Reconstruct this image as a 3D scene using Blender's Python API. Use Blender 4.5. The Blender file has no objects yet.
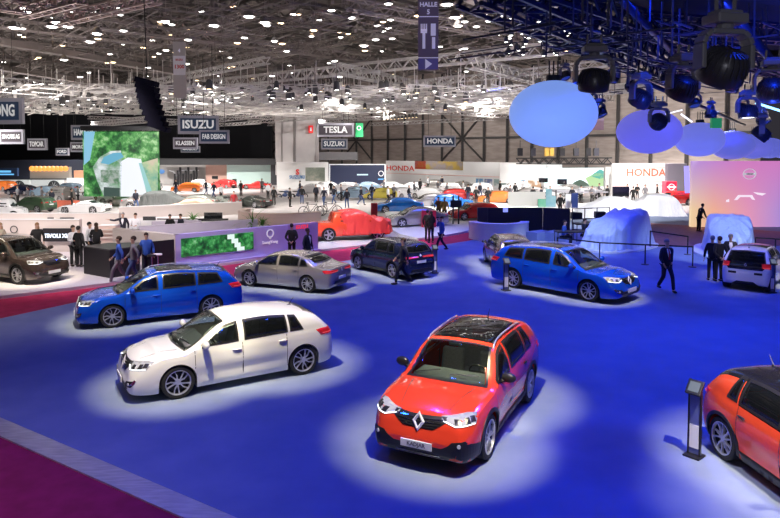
import bpy, bmesh, math, random
from math import sin, cos, pi, sqrt, atan2, radians as R
from mathutils import Vector, Matrix, geometry
from mathutils.bvhtree import BVHTree
random.seed(7)
COL = bpy.context.scene.collection
V = Vector
# ---------------------------------------------------------------- camera frame
FPX, HOR, CAMZ, PITCH = 640.0, 152.0, 5.05, R(3)
PY0 = HOR + FPX*math.tan(PITCH)
def ray(x, y):
    dx, dy = (x-390)/FPX, (y-PY0)/FPX
    return V((dx, cos(PITCH)-dy*sin(PITCH), -sin(PITCH)-dy*cos(PITCH)))
def G(x, y, z=0.0):            # photo pixel -> point on the level plane at height z
    r = ray(x, y); t = (z-CAMZ)/r.z
    return V((r.x*t, r.y*t, z))
def A(x, y, d):                # photo pixel -> point at distance d along the hall
    r = ray(x, y); t = d/r.y
    return V((r.x*t, d, CAMZ+r.z*t))
# ---------------------------------------------------------------- materials
_M = {}
def mat(name, col, rough=.5, metal=0., emit=None, es=1., coat=0., spec=.5, alpha=None, sample=True):
    if name in _M: return _M[name]
    m = bpy.data.materials.new(name); m.use_nodes = True; _M[name] = m
    b = m.node_tree.nodes['Principled BSDF']
    b.inputs['Base Color'].default_value = (*col, 1)
    b.inputs['Roughness'].default_value = rough
    b.inputs['Metallic'].default_value = metal
    b.inputs['Specular IOR Level'].default_value = spec
    b.inputs['Coat Weight'].default_value = coat
    b.inputs['Coat Roughness'].default_value = .04
    if emit:
        b.inputs['Emission Color'].default_value = (*emit, 1)
        b.inputs['Emission Strength'].default_value = es
        if not sample: m.cycles.emission_sampling = 'NONE'
    return m
def noisy(name, c1, c2, scale=20, rough=.8, bump=0., detail=4, stretch=(1,1,1), contrast=(.35,.65), coords='Object', spec=.5, coat=0, metal=0):
    if name in _M: return _M[name]
    m = mat(name, c1, rough, metal, spec=spec, coat=coat); nt = m.node_tree; N = nt.nodes; L = nt.links
    b = N['Principled BSDF']
    tc = N.new('ShaderNodeTexCoord'); mp = N.new('ShaderNodeMapping'); mp.inputs['Scale'].default_value = stretch
    no = N.new('ShaderNodeTexNoise'); no.inputs['Scale'].default_value = scale; no.inputs['Detail'].default_value = detail
    cr = N.new('ShaderNodeValToRGB'); cr.color_ramp.elements[0].position, cr.color_ramp.elements[1].position = contrast
    cr.color_ramp.elements[0].color = (*c1, 1); cr.color_ramp.elements[1].color = (*c2, 1)
    L.new(tc.outputs[coords], mp.inputs[0]); L.new(mp.outputs[0], no.inputs[0]); L.new(no.outputs[0], cr.inputs[0]); L.new(cr.outputs[0], b.inputs['Base Color'])
    if bump:
        bp = N.new('ShaderNodeBump'); bp.inputs['Strength'].default_value = bump; bp.inputs['Distance'].default_value = .02
        L.new(no.outputs[0], bp.inputs['Height']); L.new(bp.outputs[0], b.inputs['Normal'])
    return m
def paint(name, col, metal=.0, rough=.22):
    return mat(name, col, rough, metal, coat=1.0, spec=.5)
def glass(name, tint, dens, rough=.02):
    if name in _M: return _M[name]
    m = bpy.data.materials.new(name); m.use_nodes = True; _M[name] = m
    nt = m.node_tree; N = nt.nodes; L = nt.links; N.clear()
    o = N.new('ShaderNodeOutputMaterial'); mx = N.new('ShaderNodeMixShader'); mx2 = N.new('ShaderNodeMixShader')
    t = N.new('ShaderNodeBsdfTransparent'); t.inputs[0].default_value = (*tint, 1)
    d = N.new('ShaderNodeBsdfDiffuse'); d.inputs[0].default_value = (.01,.012,.014,1)
    g = N.new('ShaderNodeBsdfGlossy'); g.inputs[0].default_value = (.95,.97,1,1); g.inputs['Roughness'].default_value = rough
    fr = N.new('ShaderNodeFresnel'); fr.inputs[0].default_value = 1.5
    mx2.inputs[0].default_value = dens
    L.new(t.outputs[0], mx2.inputs[1]); L.new(d.outputs[0], mx2.inputs[2])
    L.new(fr.outputs[0], mx.inputs[0]); L.new(mx2.outputs[0], mx.inputs[1]); L.new(g.outputs[0], mx.inputs[2]); L.new(mx.outputs[0], o.inputs[0])
    return m
def glow(name, col, s, sample=False):
    return mat(name, (.02,.02,.02), .4, emit=col, es=s, sample=sample)
BLACK = mat('black_plastic', (.012,.012,.013), .45)
SATIN = mat('satin_black', (.02,.02,.022), .3)
RUBBER = mat('rubber', (.015,.015,.016), .75)
CHROME = mat('chrome', (.8,.8,.82), .12, 1.)
ALLOY = mat('alloy', (.72,.72,.76), .3, .75)
DARKALLOY = mat('dark_alloy', (.02,.02,.022), .4, .3)
WHITEP = mat('white_panel', (.82,.82,.84), .5)
GLASS = glass('car_glass', (.66,.76,.72), .06)
GLASSD = glass('privacy_glass', (.12,.13,.14), .55)
GLASSOP = mat('dark_glass', (.012,.014,.018), .06, spec=.8)
SEAT = noisy('seat_cloth', (.26,.26,.28), (.36,.36,.38), 60, .85)
LAMPGLASS = mat('lamp_glass', (.55,.58,.62), .1, .2, coat=1)
TAILRED = mat('tail_red', (.5,.01,.02), .12, coat=1, emit=(1,.03,.05), es=.12)
BADGE = mat('badge_silver', (.85,.85,.88), .3, .35)
LED = glow('led_white', (.9,.95,1), 2.2)
PLATE = mat('plate_white', (.75,.76,.78), .4)
SKIN = mat('skin', (.55,.33,.24), .6)
# ---------------------------------------------------------------- mesh builder
def link(name, me, parent=None):
    o = bpy.data.objects.new(name, me); COL.objects.link(o)
    if parent: o.parent = parent
    return o
class MB:
    def __init__(s, *mats): s.v = []; s.f = []; s.mi = []; s.mats = list(mats); s.cur = 0
    def add(s, vs, fs, M=None):
        n = len(s.v)
        s.v += [tuple(M @ V(p)) for p in vs] if M is not None else [tuple(p) for p in vs]
        s.f += [tuple(i+n for i in f) for f in fs]; s.mi += [s.cur]*len(fs); return s
    def box(s, c, d, rz=0., M=None, taper=1.):
        x, y, z = d[0]/2, d[1]/2, d[2]/2
        vs = [(sx*x*(taper if sz > 0 else 1), sy*y*(taper if sz > 0 else 1), sz*z) for sz in (-1,1) for sx, sy in ((-1,-1),(1,-1),(1,1),(-1,1))]
        T = Matrix.Translation(c) @ Matrix.Rotation(rz, 4, 'Z')
        return s.add(vs, [(3,2,1,0),(4,5,6,7),(0,1,5,4),(1,2,6,5),(2,3,7,6),(3,0,4,7)], M @ T if M is not None else T)
    def bar(s, p, q, w, h=None):      # rectangular bar p->q
        p, q = V(p), V(q); d = q-p; L_ = d.length
        if L_ < 1e-6: return s
        h = h or w; z = d/L_; up = V((0,0,1)) if abs(z.z) < .95 else V((0,1,0))
        x = z.cross(up).normalized()*w/2; y = x.cross(z).normalized()*h/2
        vs = [p-x-y, p+x-y, p+x+y, p-x+y, q-x-y, q+x-y, q+x+y, q-x+y]
        return s.add(vs, [(3,2,1,0),(4,5,6,7),(0,1,5,4),(1,2,6,5),(2,3,7,6),(3,0,4,7)])
    def tube(s, p, q, r, n=8, r2=None, caps=True):
        p, q = V(p), V(q); d = q-p
        if d.length < 1e-6: return s
        r2 = r if r2 is None else r2; z = d.normalized(); up = V((0,0,1)) if abs(z.z) < .95 else V((0,1,0))
        x = z.cross(up).normalized(); y = z.cross(x)
        vs = [p+(x*cos(2*pi*i/n)+y*sin(2*pi*i/n))*r for i in range(n)]+[q+(x*cos(2*pi*i/n)+y*sin(2*pi*i/n))*r2 for i in range(n)]
        fs = [(i, (i+1)%n, n+(i+1)%n, n+i) for i in range(n)]
        if caps: fs += [tuple(range(n))[::-1], tuple(range(n, 2*n))]
        return s.add(vs, fs)
    def path(s, pts, r, n=6):
        for a, b in zip(pts, pts[1:]): s.tube(a, b, r, n)
        return s
    def lathe(s, prof, n=24, M=None, close=False):      # prof: (r, h) about local z
        vs = []; fs = []; k = len(prof)
        for i in range(n):
            a = 2*pi*i/n; vs += [(r*cos(a), r*sin(a), h) for r, h in prof]
        for i in range(n):
            j = (i+1) % n
            for a in range(k-1 if not close else k):
                b = (a+1) % k; fs.append((i*k+a, j*k+a, j*k+b, i*k+b))
        return s.add(vs, fs, M)
    def ball(s, c, r, n=12, m=8):
        rx, ry, rz = (r, r, r) if not isinstance(r, (tuple, list)) else r
        vs = [(0,0,-1)]; fs = []
        for j in range(1, m):
            a = -pi/2+pi*j/m; vs += [(cos(a)*cos(2*pi*i/n), cos(a)*sin(2*pi*i/n), sin(a)) for i in range(n)]
        vs.append((0,0,1)); t = len(vs)-1
        for i in range(n):
            k = (i+1) % n; fs.append((0, 1+k, 1+i)); fs.append((t, 1+(m-2)*n+i, 1+(m-2)*n+k))
            for j in range(m-2): fs.append((1+j*n+i, 1+j*n+k, 1+(j+1)*n+k, 1+(j+1)*n+i))
        return s.add([(c[0]+v[0]*rx, c[1]+v[1]*ry, c[2]+v[2]*rz) for v in vs], fs)
    def prism(s, poly, z0, z1, M=None):
        n = len(poly)
        a2 = sum(poly[i][0]*poly[(i+1)%n][1]-poly[(i+1)%n][0]*poly[i][1] for i in range(n))
        if a2 < 0: poly = poly[::-1]
        vs = [(p[0], p[1], z0) for p in poly]+[(p[0], p[1], z1) for p in poly]
        return s.add(vs, [tuple(range(n))[::-1], tuple(range(n, 2*n))]+[(i, (i+1)%n, n+(i+1)%n, n+i) for i in range(n)], M)
    def build(s, name, m=None, parent=None, smooth=False, bevel=0, loc=None, angle=None):
        me = bpy.data.meshes.new(name); me.from_pydata(s.v, [], s.f)
        for k in (s.mats or [m]): me.materials.append(k)
        if s.mats: me.polygons.foreach_set('material_index', s.mi)
        if smooth: me.polygons.foreach_set('use_smooth', [True]*len(me.polygons))
        if smooth and angle: me.set_sharp_from_angle(angle=angle)
        me.update(); o = link(name, me, parent)
        if loc is not None: o.location = loc
        if bevel:
            b = o.modifiers.new('b', 'BEVEL'); b.width = bevel; b.segments = 2; b.limit_method = 'ANGLE'
        return o
def tag(o, label, cat, group=None, kind=None):
    if label: o['label'] = label
    if cat: o['category'] = cat
    if group: o['group'] = group
    if kind: o['kind'] = kind
    return o
def thing(name, label, cat, loc=(0,0,0), rz=0., group=None):
    o = bpy.data.objects.new(name, None); COL.objects.link(o); o.location = loc; o.rotation_euler = (0,0,rz)
    o.empty_display_size = .2
    return tag(o, label, cat, group)
KIDS = {}
def copy_tree(o, parent=None, matmap=None):
    c = o.copy(); COL.objects.link(c)
    if parent: c.parent = parent
    if matmap and o.type == 'MESH' and any(sl.material and sl.material.name in matmap for sl in o.material_slots):
        key = (o.data.name, tuple(sorted((k, v.name) for k, v in matmap.items())))
        if key not in KIDS:
            me = o.data.copy()
            for i, mm in enumerate(me.materials):
                if mm and mm.name in matmap: me.materials[i] = matmap[mm.name]
            KIDS[key] = me
        c.data = KIDS[key]
    for ch in list(o.children): copy_tree(ch, c, matmap)
    return c
def text_mesh(txt, size, m, parent=None, name='lettering', depth=.01, M=None, bold=0., align='CENTER', xs=1.):
    cu = bpy.data.curves.new(name, 'FONT'); cu.body = txt; cu.size = size; cu.align_x = align; cu.align_y = 'CENTER'
    cu.extrude = depth; cu.offset = bold; cu.resolution_u = 2
    t = bpy.data.objects.new('tmp', cu); COL.objects.link(t)
    dg = bpy.context.evaluated_depsgraph_get(); me = bpy.data.meshes.new_from_object(t.evaluated_get(dg))
    bpy.data.objects.remove(t); bpy.data.curves.remove(cu)
    me.materials.clear(); me.materials.append(m)
    if xs != 1: me.transform(Matrix.Diagonal((xs,1,1,1)))
    if M is not None: me.transform(M)
    return link(name, me, parent)
def UPR(loc, rz=0.):        # matrix: text plane (x right, y up) standing upright, facing -Y when rz = 0
    return Matrix.Translation(loc) @ Matrix.Rotation(rz, 4, 'Z') @ Matrix.Rotation(pi/2, 4, 'X')
# ---------------------------------------------------------------- cars
def pchip(pts):
    xs = [p[0] for p in pts]; ys = [p[1] for p in pts]; n = len(xs)
    h = [xs[i+1]-xs[i] for i in range(n-1)]; d = [(ys[i+1]-ys[i])/h[i] for i in range(n-1)]
    m = [d[0]]+[0 if d[i-1]*d[i] <= 0 else 3*(h[i-1]+h[i])/((2*h[i]+h[i-1])/d[i-1]+(h[i]+2*h[i-1])/d[i]) for i in range(1, n-1)]+[d[-1]]
    def f(x):
        x = min(max(x, xs[0]), xs[-1]); i = 0
        while i < n-2 and x > xs[i+1]: i += 1
        t = (x-xs[i])/h[i]; t2, t3 = t*t, t*t*t
        return (2*t3-3*t2+1)*ys[i]+(t3-2*t2+t)*h[i]*m[i]+(3*t2-2*t3)*ys[i+1]+(t3-t2)*h[i]*m[i+1]
    return f
def inside(p, poly):
    x, y = p; r = False; n = len(poly)
    for i in range(n):
        x1, y1 = poly[i]; x2, y2 = poly[(i+1) % n]
        if (y1 > y) != (y2 > y) and x < (x2-x1)*(y-y1)/(y2-y1)+x1: r = not r
    return r
def inset(poly, d):
    n = len(poly); a = sum(poly[i][0]*poly[(i+1)%n][1]-poly[(i+1)%n][0]*poly[i][1] for i in range(n))
    sg = 1 if a > 0 else -1; out = []
    for i in range(n):
        p0, p1, p2 = V(poly[i-1]), V(poly[i]), V(poly[(i+1) % n])
        e1 = (p1-p0); e2 = (p2-p1)
        if e1.length < 1e-6 or e2.length < 1e-6: out.append(tuple(p1)); continue
        e1.normalize(); e2.normalize(); n1 = V((-e1.y, e1.x))*sg; n2 = V((-e2.y, e2.x))*sg
        b = (n1+n2)
        if b.length < 1e-3: b = n1
        b.normalize(); k = d/max(.45, b.dot(n1)); out.append(tuple(p1+b*k))
    return out
def fill2d(poly, step, hole=None):
    poly = [V(p) for p in poly]; vs = []; es = []
    def ring(pl):
        s0 = len(vs)
        for i, p in enumerate(pl):
            q = pl[(i+1) % len(pl)]; k = max(1, int((q-p).length/step))
            for j in range(k): vs.append(p.lerp(q, j/k))
        n = len(vs)-s0; es.extend((s0+i, s0+(i+1) % n) for i in range(n)); return n
    ring(poly)
    if hole: ring([V(p) for p in hole])
    P = [tuple(p) for p in poly]; H = [tuple(p) for p in hole] if hole else None
    x0, x1 = min(p.x for p in poly), max(p.x for p in poly); y0, y1 = min(p.y for p in poly), max(p.y for p in poly)
    bd = list(vs); nx = int((x1-x0)/step)+1; ny = int((y1-y0)/step)+1
    for i in range(nx+1):
        for j in range(ny+1):
            p = V((x0+i*step, y0+j*step))
            if inside(p, P) and not (H and inside(p, H)) and all((p-b).length > step*.5 for b in bd): vs.append(p)
    r = geometry.delaunay_2d_cdt(vs, es, [], 0, 1e-5)
    ov, of = r[0], r[2]; fs = []
    for f in of:
        c = sum((ov[i] for i in f), V((0,0)))/len(f)
        if inside(c, P) and not (H and inside(c, H)): fs.append(tuple(f))
    return ov, fs
class Shell:
    def __init__(s, S, step=.05):
        s.S = S; s.top = pchip(S['top']); s.belt = pchip(S['belt']); s.wid = pchip(S['wid']); s.bot = pchip(S['bot'])
        s.crown = pchip(S['crown']); s.x0, s.x1 = S['top'][0][0], S['top'][-1][0]; s.tum = S.get('tum', .36)
        s.step = step; s.bvh = None
    def sec(s, x):
        zt, w, zb = s.top(x), s.wid(x), s.bot(x); cr = min(s.crown(x), .25*(zt-zb)); zs = min(s.belt(x), zt-cr-.04)
        zs = max(zs, zb+.35*(zt-zb)); zu = zt-cr; ys = w*.95
        yu = max(ys-max(.10*w, s.tum*(zu-zs)+.03), .3*w); return zt, w, zb, zs, zu, ys, yu
    def side_y(s, x, z):
        zt, w, zb, zs, zu, ys, yu = s.sec(x); f = min(max((z-zb)/(zs-zb), 0), 1)
        tab = ((0,.925),(.08,.955),(.25,.985),(.45,.998),(.62,1.),(.78,.99),(.9,.975),(1.,.95))
        for (a, ya), (b, yb) in zip(tab, tab[1:]):
            if f <= b:
                t = (f-a)/(b-a); y = ya+(yb-ya)*t; break
        sc = .028*math.exp(-((f-.33)/.13)**2)*max(0, 1-(x/ (s.S['wb']*.42))**4)
        return w*y-sc
    def section(s, x):
        S = s.S; zt, w, zb, zs, zu, ys, yu = s.sec(x); zbs = zb
        for xc in (S['wb']/2, -S['wb']/2):
            if abs(x-xc) <= S['Ra']+1e-6:
                zbs = max(zb, S['R']+sqrt(max(0, S['Ra']**2-(x-xc)**2)))
        zbs = min(zbs, zs-.03); yi = max(w-.32, .12); hi = s.hi
        P = [(0, zb, 0), (yi*.5, zb, 0), (yi, zb, 0), (yi, zbs, 0)]
        ns, ng, nt = (11, 7, 8) if hi else (5, 3, 4)
        for i in range(ns+1):
            z = zbs+(zs-zbs)*i/ns; P.append((s.side_y(x, z), z, 1))
        g = zu-zs; rr = min(.09, g*.5, yu*.3); e = V((yu-ys, g)); el = e.length or 1
        for i in range(1, ng+1):
            q = i/ng*(1-rr/el); P.append((ys+(yu-ys)*q+.035*min(1, g/.4)*sin(pi*q), zs+g*q, 2))
        a = V(P[-1][:2]); b = V((yu, zu)); cy = yu-rr
        def crz(y): return zu+(zt-zu)*(1-(y/yu)**2)
        c = V((cy, crz(cy)))
        for t in ((.33, .66) if hi else (.5,)):
            p = a*(1-t)**2+b*2*t*(1-t)+c*t*t; P.append((p.x, p.y, 3))
        for i in range(nt+1):
            y = cy*(1-i/nt); P.append((y, crz(y), 3))
        return P
    def mesh(s, hi=True):
        s.hi = hi; S = s.S; xs = set(); n = int((s.x1-s.x0)/s.step); L_ = s.x1-s.x0
        for i in range(n+1): xs.add(s.x0+L_*i/n)
        for k in ((.004,.012,.025,.045,.075,.11,.15,.2,.27,.35) if hi else (.012,.04,.1,.22)): xs.add(s.x0+k); xs.add(s.x1-k)
        m = 18 if hi else 8
        for xc in (S['wb']/2, -S['wb']/2):
            for i in range(m+1): xs.add(xc+S['Ra']*cos(pi*i/m))
            xs.add(xc-S['Ra']-.002); xs.add(xc+S['Ra']+.002)
        xs = sorted(xs); o = [xs[0]]
        for x in xs[1:]:
            if x-o[-1] > .0015: o.append(x)
        xs = o; secs = [s.section(x) for x in xs]; k = len(secs[0]); vs = []; fs = []; reg = []
        # ring of 2k-2 points
        ring = 2*k-2
        for x, P in zip(xs, secs):
            vs += [(x, y, z) for y, z, _ in P]; vs += [(x, -y, z) for y, z, _ in P[-2:0:-1]]
        rg = [secs[0][j+1][2] if j < k-1 else secs[0][2*k-2-j][2] for j in range(ring)]
        rg = [0 if (j < 3 or j >= ring-3) else rg[j] for j in range(ring)]
        for i in range(len(xs)-1):
            for j in range(ring):
                jj = (j+1) % ring; fs.append((i*ring+j, i*ring+jj, (i+1)*ring+jj, (i+1)*ring+j)); reg.append(rg[j])
        for i, flip in ((0, 1), (len(xs)-1, 0)):
            c = len(vs); q = [V(vs[i*ring+j]) for j in range(ring)]
            vs.append(tuple(sum(q, V((0,0,0)))/ring))
            for j in range(ring):
                f = (c, i*ring+j, i*ring+(j+1) % ring); fs.append(f[::-1] if not flip else f); reg.append(1)
        fs = [tuple(f[::-1]) for f in fs]
        s.vs, s.fs, s.reg = vs, fs, reg
        s.bvh = BVHTree.FromPolygons([V(v) for v in vs], fs)
        return s
    def hit(s, mode, a, b, sg=1):
        if mode == 'side': o, d = V((a, sg*3, b)), V((0, -sg, 0))
        elif mode == 'front': o, d = V((5, a, b)), V((-1, 0, 0))
        elif mode == 'rear': o, d = V((-5, a, b)), V((1, 0, 0))
        elif mode == 'top': o, d = V((a, b, 4)), V((0, 0, -1))
        elif mode[0] == 'f':      # corner projection, turned by angle about z; a = across, b = z
            th = R(float(mode[1:]))*sg; d = V((-cos(th), -sin(th), 0)); o = V((s.x1,0,b))-d*5+V((-sin(th), cos(th), 0))*a*sg
        else:
            th = R(float(mode[1:]))*sg; d = V((cos(th), -sin(th), 0)); o = V((s.x0,0,b))-d*5+V((sin(th), cos(th), 0))*a*sg
        p, nn, _, _ = s.bvh.ray_cast(o, d)
        if p is None: return None
        if nn.dot(d) > 0: nn = -nn
        return p, nn, d
    def patch(s, mb, mode, poly, off=.006, step=.06, sg=1, hole=None, skirt=.012):
        ov, of = fill2d(poly, step, hole); P = []; Q = []
        for v in ov:
            h = s.hit(mode, v.x, v.y, sg)
            if h is None: P.append(None); Q.append(None); continue
            p, nn, d = h; P.append(p+nn*off); Q.append(p-nn*skirt)
        if all(p is None for p in P): return
        good = [f for f in of if all(P[i] is not None for i in f)]; ec = {}
        lim = step*4
        good = [f for f in good if all((P[f[i]]-P[f[(i+1)%len(f)]]).length < lim for i in range(len(f)))]
        n = len(P); vs = [p or V((0,0,0)) for p in P]+[q or V((0,0,0)) for q in Q]; fs = []
        hd = None
        for f in good:
            a, b, c = vs[f[0]], vs[f[1]], vs[f[2]]; nn = (b-a).cross(c-a); h = s.hit(mode, ov[f[0]].x, ov[f[0]].y, sg)
            if nn.dot(h[2]) > 0: f = f[::-1]
            fs.append(f)
            for i in range(len(f)):
                e = (f[i], f[(i+1) % len(f)]); ec[e] = 1
        for (a, b) in list(ec):
            if (b, a) not in ec: fs.append((b, a, a+n, b+n))
        used = sorted({i for f in fs for i in f}); mp = {u: k for k, u in enumerate(used)}
        mb.add([vs[u] for u in used], [tuple(mp[i] for i in f) for f in fs])
def side_windows(sh, cuts, zin=.035, top=.05):
    """daylight opening between pillars -> polygons in (x, z)"""
    out = []
    for xa, xb, la, lb in cuts:       # la, lb: how far the top of each end leans
        lo = []; hi = []; n = 14
        for i in range(n+1):
            t = i/n; x = xa+(xb-xa)*t; lo.append((x, sh.sec(x)[3]+zin))
            xt = xa+la+(xb+lb-xa-la)*t; hi.append((xt, sh.sec(xt)[4]-top))
        ok = [(l, h) for l, h in zip(lo, hi) if h[1]-l[1] > .02]
        if len(ok) < 3: continue
        out.append([l for l, h in ok]+[h for l, h in reversed(ok)])
    return out
def wheel(parent, x, y, Rw, hi=True, style=0, sg=1, name='wheel'):
    """tyre (part) with rim and brake disc (sub-parts); axis along y, outer face towards sg"""
    key = (round(Rw, 3), hi, style)
    if key not in WH:
        w = .105; n = 36 if hi else 16; rr = Rw*.75
        t = MB(); t.lathe([(rr, -w), (Rw*.93, -w), (Rw*.985, -w*.85), (Rw, -w*.6), (Rw, w*.6), (Rw*.985, w*.85), (Rw*.93, w), (rr*1.04, w), (rr, w*.8)], n, close=True)
        r = MB(ALLOY, DARKALLOY, CHROME); r.cur = 0
        r.lathe([(rr*1.02, w*.98), (rr*.95, w*.98), (rr*.93, w*.55)], n)
        r.cur = 1; r.lathe([(rr*.93, w*.55), (rr*.9, -w*.9)], n)
        r.lathe([(rr*.93, -w*.05), (.001, -w*.05)], n)
        r.cur = 0; ns = 5; r.lathe([(.001, w*.82), (.05, w*.8), (.062, w*.6), (.062, 0)], 14 if hi else 8)
        for k in range(ns):
            a = 2*pi*k/ns
            if hi:
                for tw in (-1, 1):
                    if style == 0: p = [(.03, .022*tw), (rr*.55, .05*tw), (rr*.96, .105*tw+.03)]; wd = [.013, .010, .013]
                    elif style == 1: p = [(.03, .02*tw), (rr*.5, .03*tw+.01), (rr*.96, .07*tw+.09)]; wd = [.013, .013, .017]
                    else: p = [(.03, .01*tw), (rr*.55, .035*tw), (rr*.96, .06*tw)]; wd = [.013, .012, .012]
                    for (a0, b0), (a1, b1), w0, w1 in zip(p, p[1:], wd, wd[1:]):
                        z1, z0 = w*.88, w*.45
                        vs = [(a0, b0-w0, z0), (a0, b0+w0, z0), (a1, b1+w1, z0), (a1, b1-w1, z0), (a0, b0-w0, z1*.9), (a0, b0+w0, z1*.9), (a1, b1+w1, z1), (a1, b1-w1, z1)]
                        r.add(vs, [(3,2,1,0),(4,5,6,7),(0,1,5,4),(1,2,6,5),(2,3,7,6),(3,0,4,7)], Matrix.Rotation(a, 4, 'Z'))
            else:
                r.box((rr*.5, 0, w*.7), (rr*.9, .09, w*.3), M=Matrix.Rotation(a, 4, 'Z'))
        b = MB(DARKALLOY, BLACK)
        if hi:
            b.lathe([(.001, 0), (rr*.68, 0), (rr*.68, .02), (.001, .02)], 24); b.cur = 1; b.box((rr*.55, 0, .01), (.07, .13, .05))
        T = Matrix.Rotation(-pi/2, 4, 'X')          # local z -> +y
        res = []
        for q, nm, mm in ((t, 'wheel', RUBBER), (r, 'rim', None), (b, 'brake_disc', None)):
            if not q.v: res.append(None); continue
            q.v = [tuple(T @ V(p)) for p in q.v]
            me = bpy.data.meshes.new(nm); me.from_pydata(q.v, [], q.f)
            for k in (q.mats or [mm]): me.materials.append(k)
            if q.mats: me.polygons.foreach_set('material_index', q.mi)
            me.polygons.foreach_set('use_smooth', [True]*len(me.polygons)); me.set_sharp_from_angle(angle=R(35)); res.append(me)
        WH[key] = res
    t, r, b = WH[key]
    o = link(name, t, parent); o.location = (x, y, Rw); o.rotation_euler = (0, 0, 0 if sg > 0 else pi)
    if hi: o.rotation_euler[1] = R(20*(x+y)) 
    q = link('rim', r, o)
    if b: b_ = link('brake_disc', b, o); b_.location = (0, .012, 0)
    return o
WH = {}
def lozenge(mb, M, s=1.):       # diamond ring badge, drawn in the x-y plane
    o = [(0, 1), (.72, 0), (0, -1), (-.72, 0)]; i = [(0, .52), (.33, 0), (0, -.52), (-.33, 0)]
    o = [(a*s, b*s) for a, b in o]; i = [(a*s, b*s) for a, b in i]; d = .12*s
    vs = [(*p, 0) for p in o]+[(p[0], p[1], d) for p in [((a+c)/2, (b+e)/2) for (a, b), (c, e) in zip(o, i)]]+[(*p, 0) for p in i]
    fs = []
    for k in range(4):
        l = (k+1) % 4; fs += [(k, 4+k, 4+l, l), (4+k, 8+k, 8+l, 4+l)]
    mb.add(vs, fs, M)
FR = lambda x, y, z, lean=0.: Matrix.Translation((x, y, z)) @ Matrix.Rotation(pi/2, 4, 'Z') @ Matrix.Rotation(pi/2-lean, 4, 'X')       # plane facing +x
RE = lambda x, y, z, lean=0.: Matrix.Translation((x, y, z)) @ Matrix.Rotation(-pi/2, 4, 'Z') @ Matrix.Rotation(pi/2-lean, 4, 'X')      # plane facing -x
def build_car(name, label, S, PM, hi=True, group=None, roofmat=None, glassm=None):
    root = thing(name, label, 'car', group=group)
    sh = Shell(S, .05 if hi else .16).mesh(hi); o_ = S; wb = S['wb']
    wins = side_windows(sh, S['cuts'], S.get('zin', .02), S.get('wtop', .03))
    # wind screen and rear glass outlines
    xc, xh, wc, wh = S['ws']                      # cowl x, header x, half widths
    scr = [(xc+.05*cos(pi/2*t)-.05*(t*t), wc*t) for t in (-1, -.75, -.5, 0, .5, .75, 1)]+[(xh, wh), (xh+.03, 0), (xh, -wh)]
    rg = S['rg']                                  # rear glass polygon half: list (y,z) or None
    rpoly = [(y, z) for y, z in rg]+[(-y, z) for y, z in reversed(rg) if y > 1e-4] if rg else None
    holes_side = [inset(w, .035) for w in wins]; hole_scr = inset(scr, .035)
    hole_r = inset(rpoly, .035) if rpoly else None
    keep = []; under = []
    for f, r in zip(sh.fs, sh.reg):
        c = sum((V(sh.vs[i]) for i in f), V((0,0,0)))/len(f)
        if r == 0: under.append(f); continue
        cut = False
        if hi:
            if r == 2 and any(inside((c.x, c.z), h) for h in holes_side): cut = True
            if r == 3 and c.x > 0 and inside((c.x, c.y), hole_scr): cut = True
            if S.get('sunroof') and r == 3 and S['sunroof'][0]+.05 < c.x < S['sunroof'][1]-.03 and abs(c.y) < S['sunroof'][2]-.05: cut = True
            if not cut and hole_r and c.x < -wb*.2 and c.z > .5 and r in (2, 3) and inside((c.y, c.z), hole_r) :
                n = (V(sh.vs[f[1]])-V(sh.vs[f[0]])).cross(V(sh.vs[f[2]])-V(sh.vs[f[0]]))
                if r == 3: cut = True
        if not cut: keep.append(f)
    mb = MB(PM, roofmat or PM)
    zr = sh.sec(-.2)[4]-.10
    rgm = dict(zip(sh.fs, sh.reg))
    for f in keep:
        c = sum((V(sh.vs[i]) for i in f), V((0,0,0)))/len(f)
        mb.f.append(f); mb.mi.append(1 if roofmat and c.z > sh.sec(c.x)[3]+.02 and c.x < S['ws'][0]-.05 and (rgm[f] == 3 and c.x > -wb/2-.45 or c.x > -.95) else 0)
    mb.v = list(sh.vs); body = mb.build('body', None, root, smooth=True); body.data.set_sharp_from_angle(angle=R(38))
    bm = bmesh.new(); bm.from_mesh(body.data); bmesh.ops.delete(bm, geom=[v for v in bm.verts if not v.link_faces], context='VERTS'); bm.to_mesh(body.data); bm.free()
    ub = MB(); ub.v = list(sh.vs); ub.f = under; ub.mi = [0]*len(under)
    u = ub.build('underbody', BLACK, root, smooth=False)
    bm = bmesh.new(); bm.from_mesh(u.data); bmesh.ops.delete(bm, geom=[v for v in bm.verts if not v.link_faces], context='VERTS'); bm.to_mesh(u.data); bm.free()
    st = .07 if hi else .3; T = S.get('track', None)
    # glazing
    gm = glassm or (GLASS if hi else GLASSOP)
    def glaz(nm, mode, poly, g, sgs=(1,)):
        for sg in sgs:
            inn = inset(poly, .04); m1 = MB(); sh.patch(m1, mode, inn if hi else poly, .004, st, sg)
            if not m1.v: continue
            go = m1.build(nm, g, root, smooth=True)
            if hi:
                m2 = MB(); sh.patch(m2, mode, poly, .006, st, sg, hole=inn); m2.build('window_seal', SATIN, go, smooth=False)
    glaz('windscreen', 'top', scr, gm)
    if rpoly: glaz('rear_window', 'rear', rpoly, GLASSD if hi else GLASSOP)
    for k, w in enumerate(wins): glaz('side_window', 'side', w, (GLASS if k == 0 and hi else (GLASSD if hi else GLASSOP)), (1, -1))
    if S.get('sunroof') :
        m1 = MB(); x0, x1, wy = S['sunroof']; sh.patch(m1, 'top', [(x0,-wy*.96),(x1,-wy),(x1+.04,0),(x1,wy),(x0,wy*.96)], .006, st); m1.build('glass_roof', GLASSD if hi else GLASSOP, root, smooth=True)
    # wheels
    yw = sh.wid(wb/2)-.135
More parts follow.
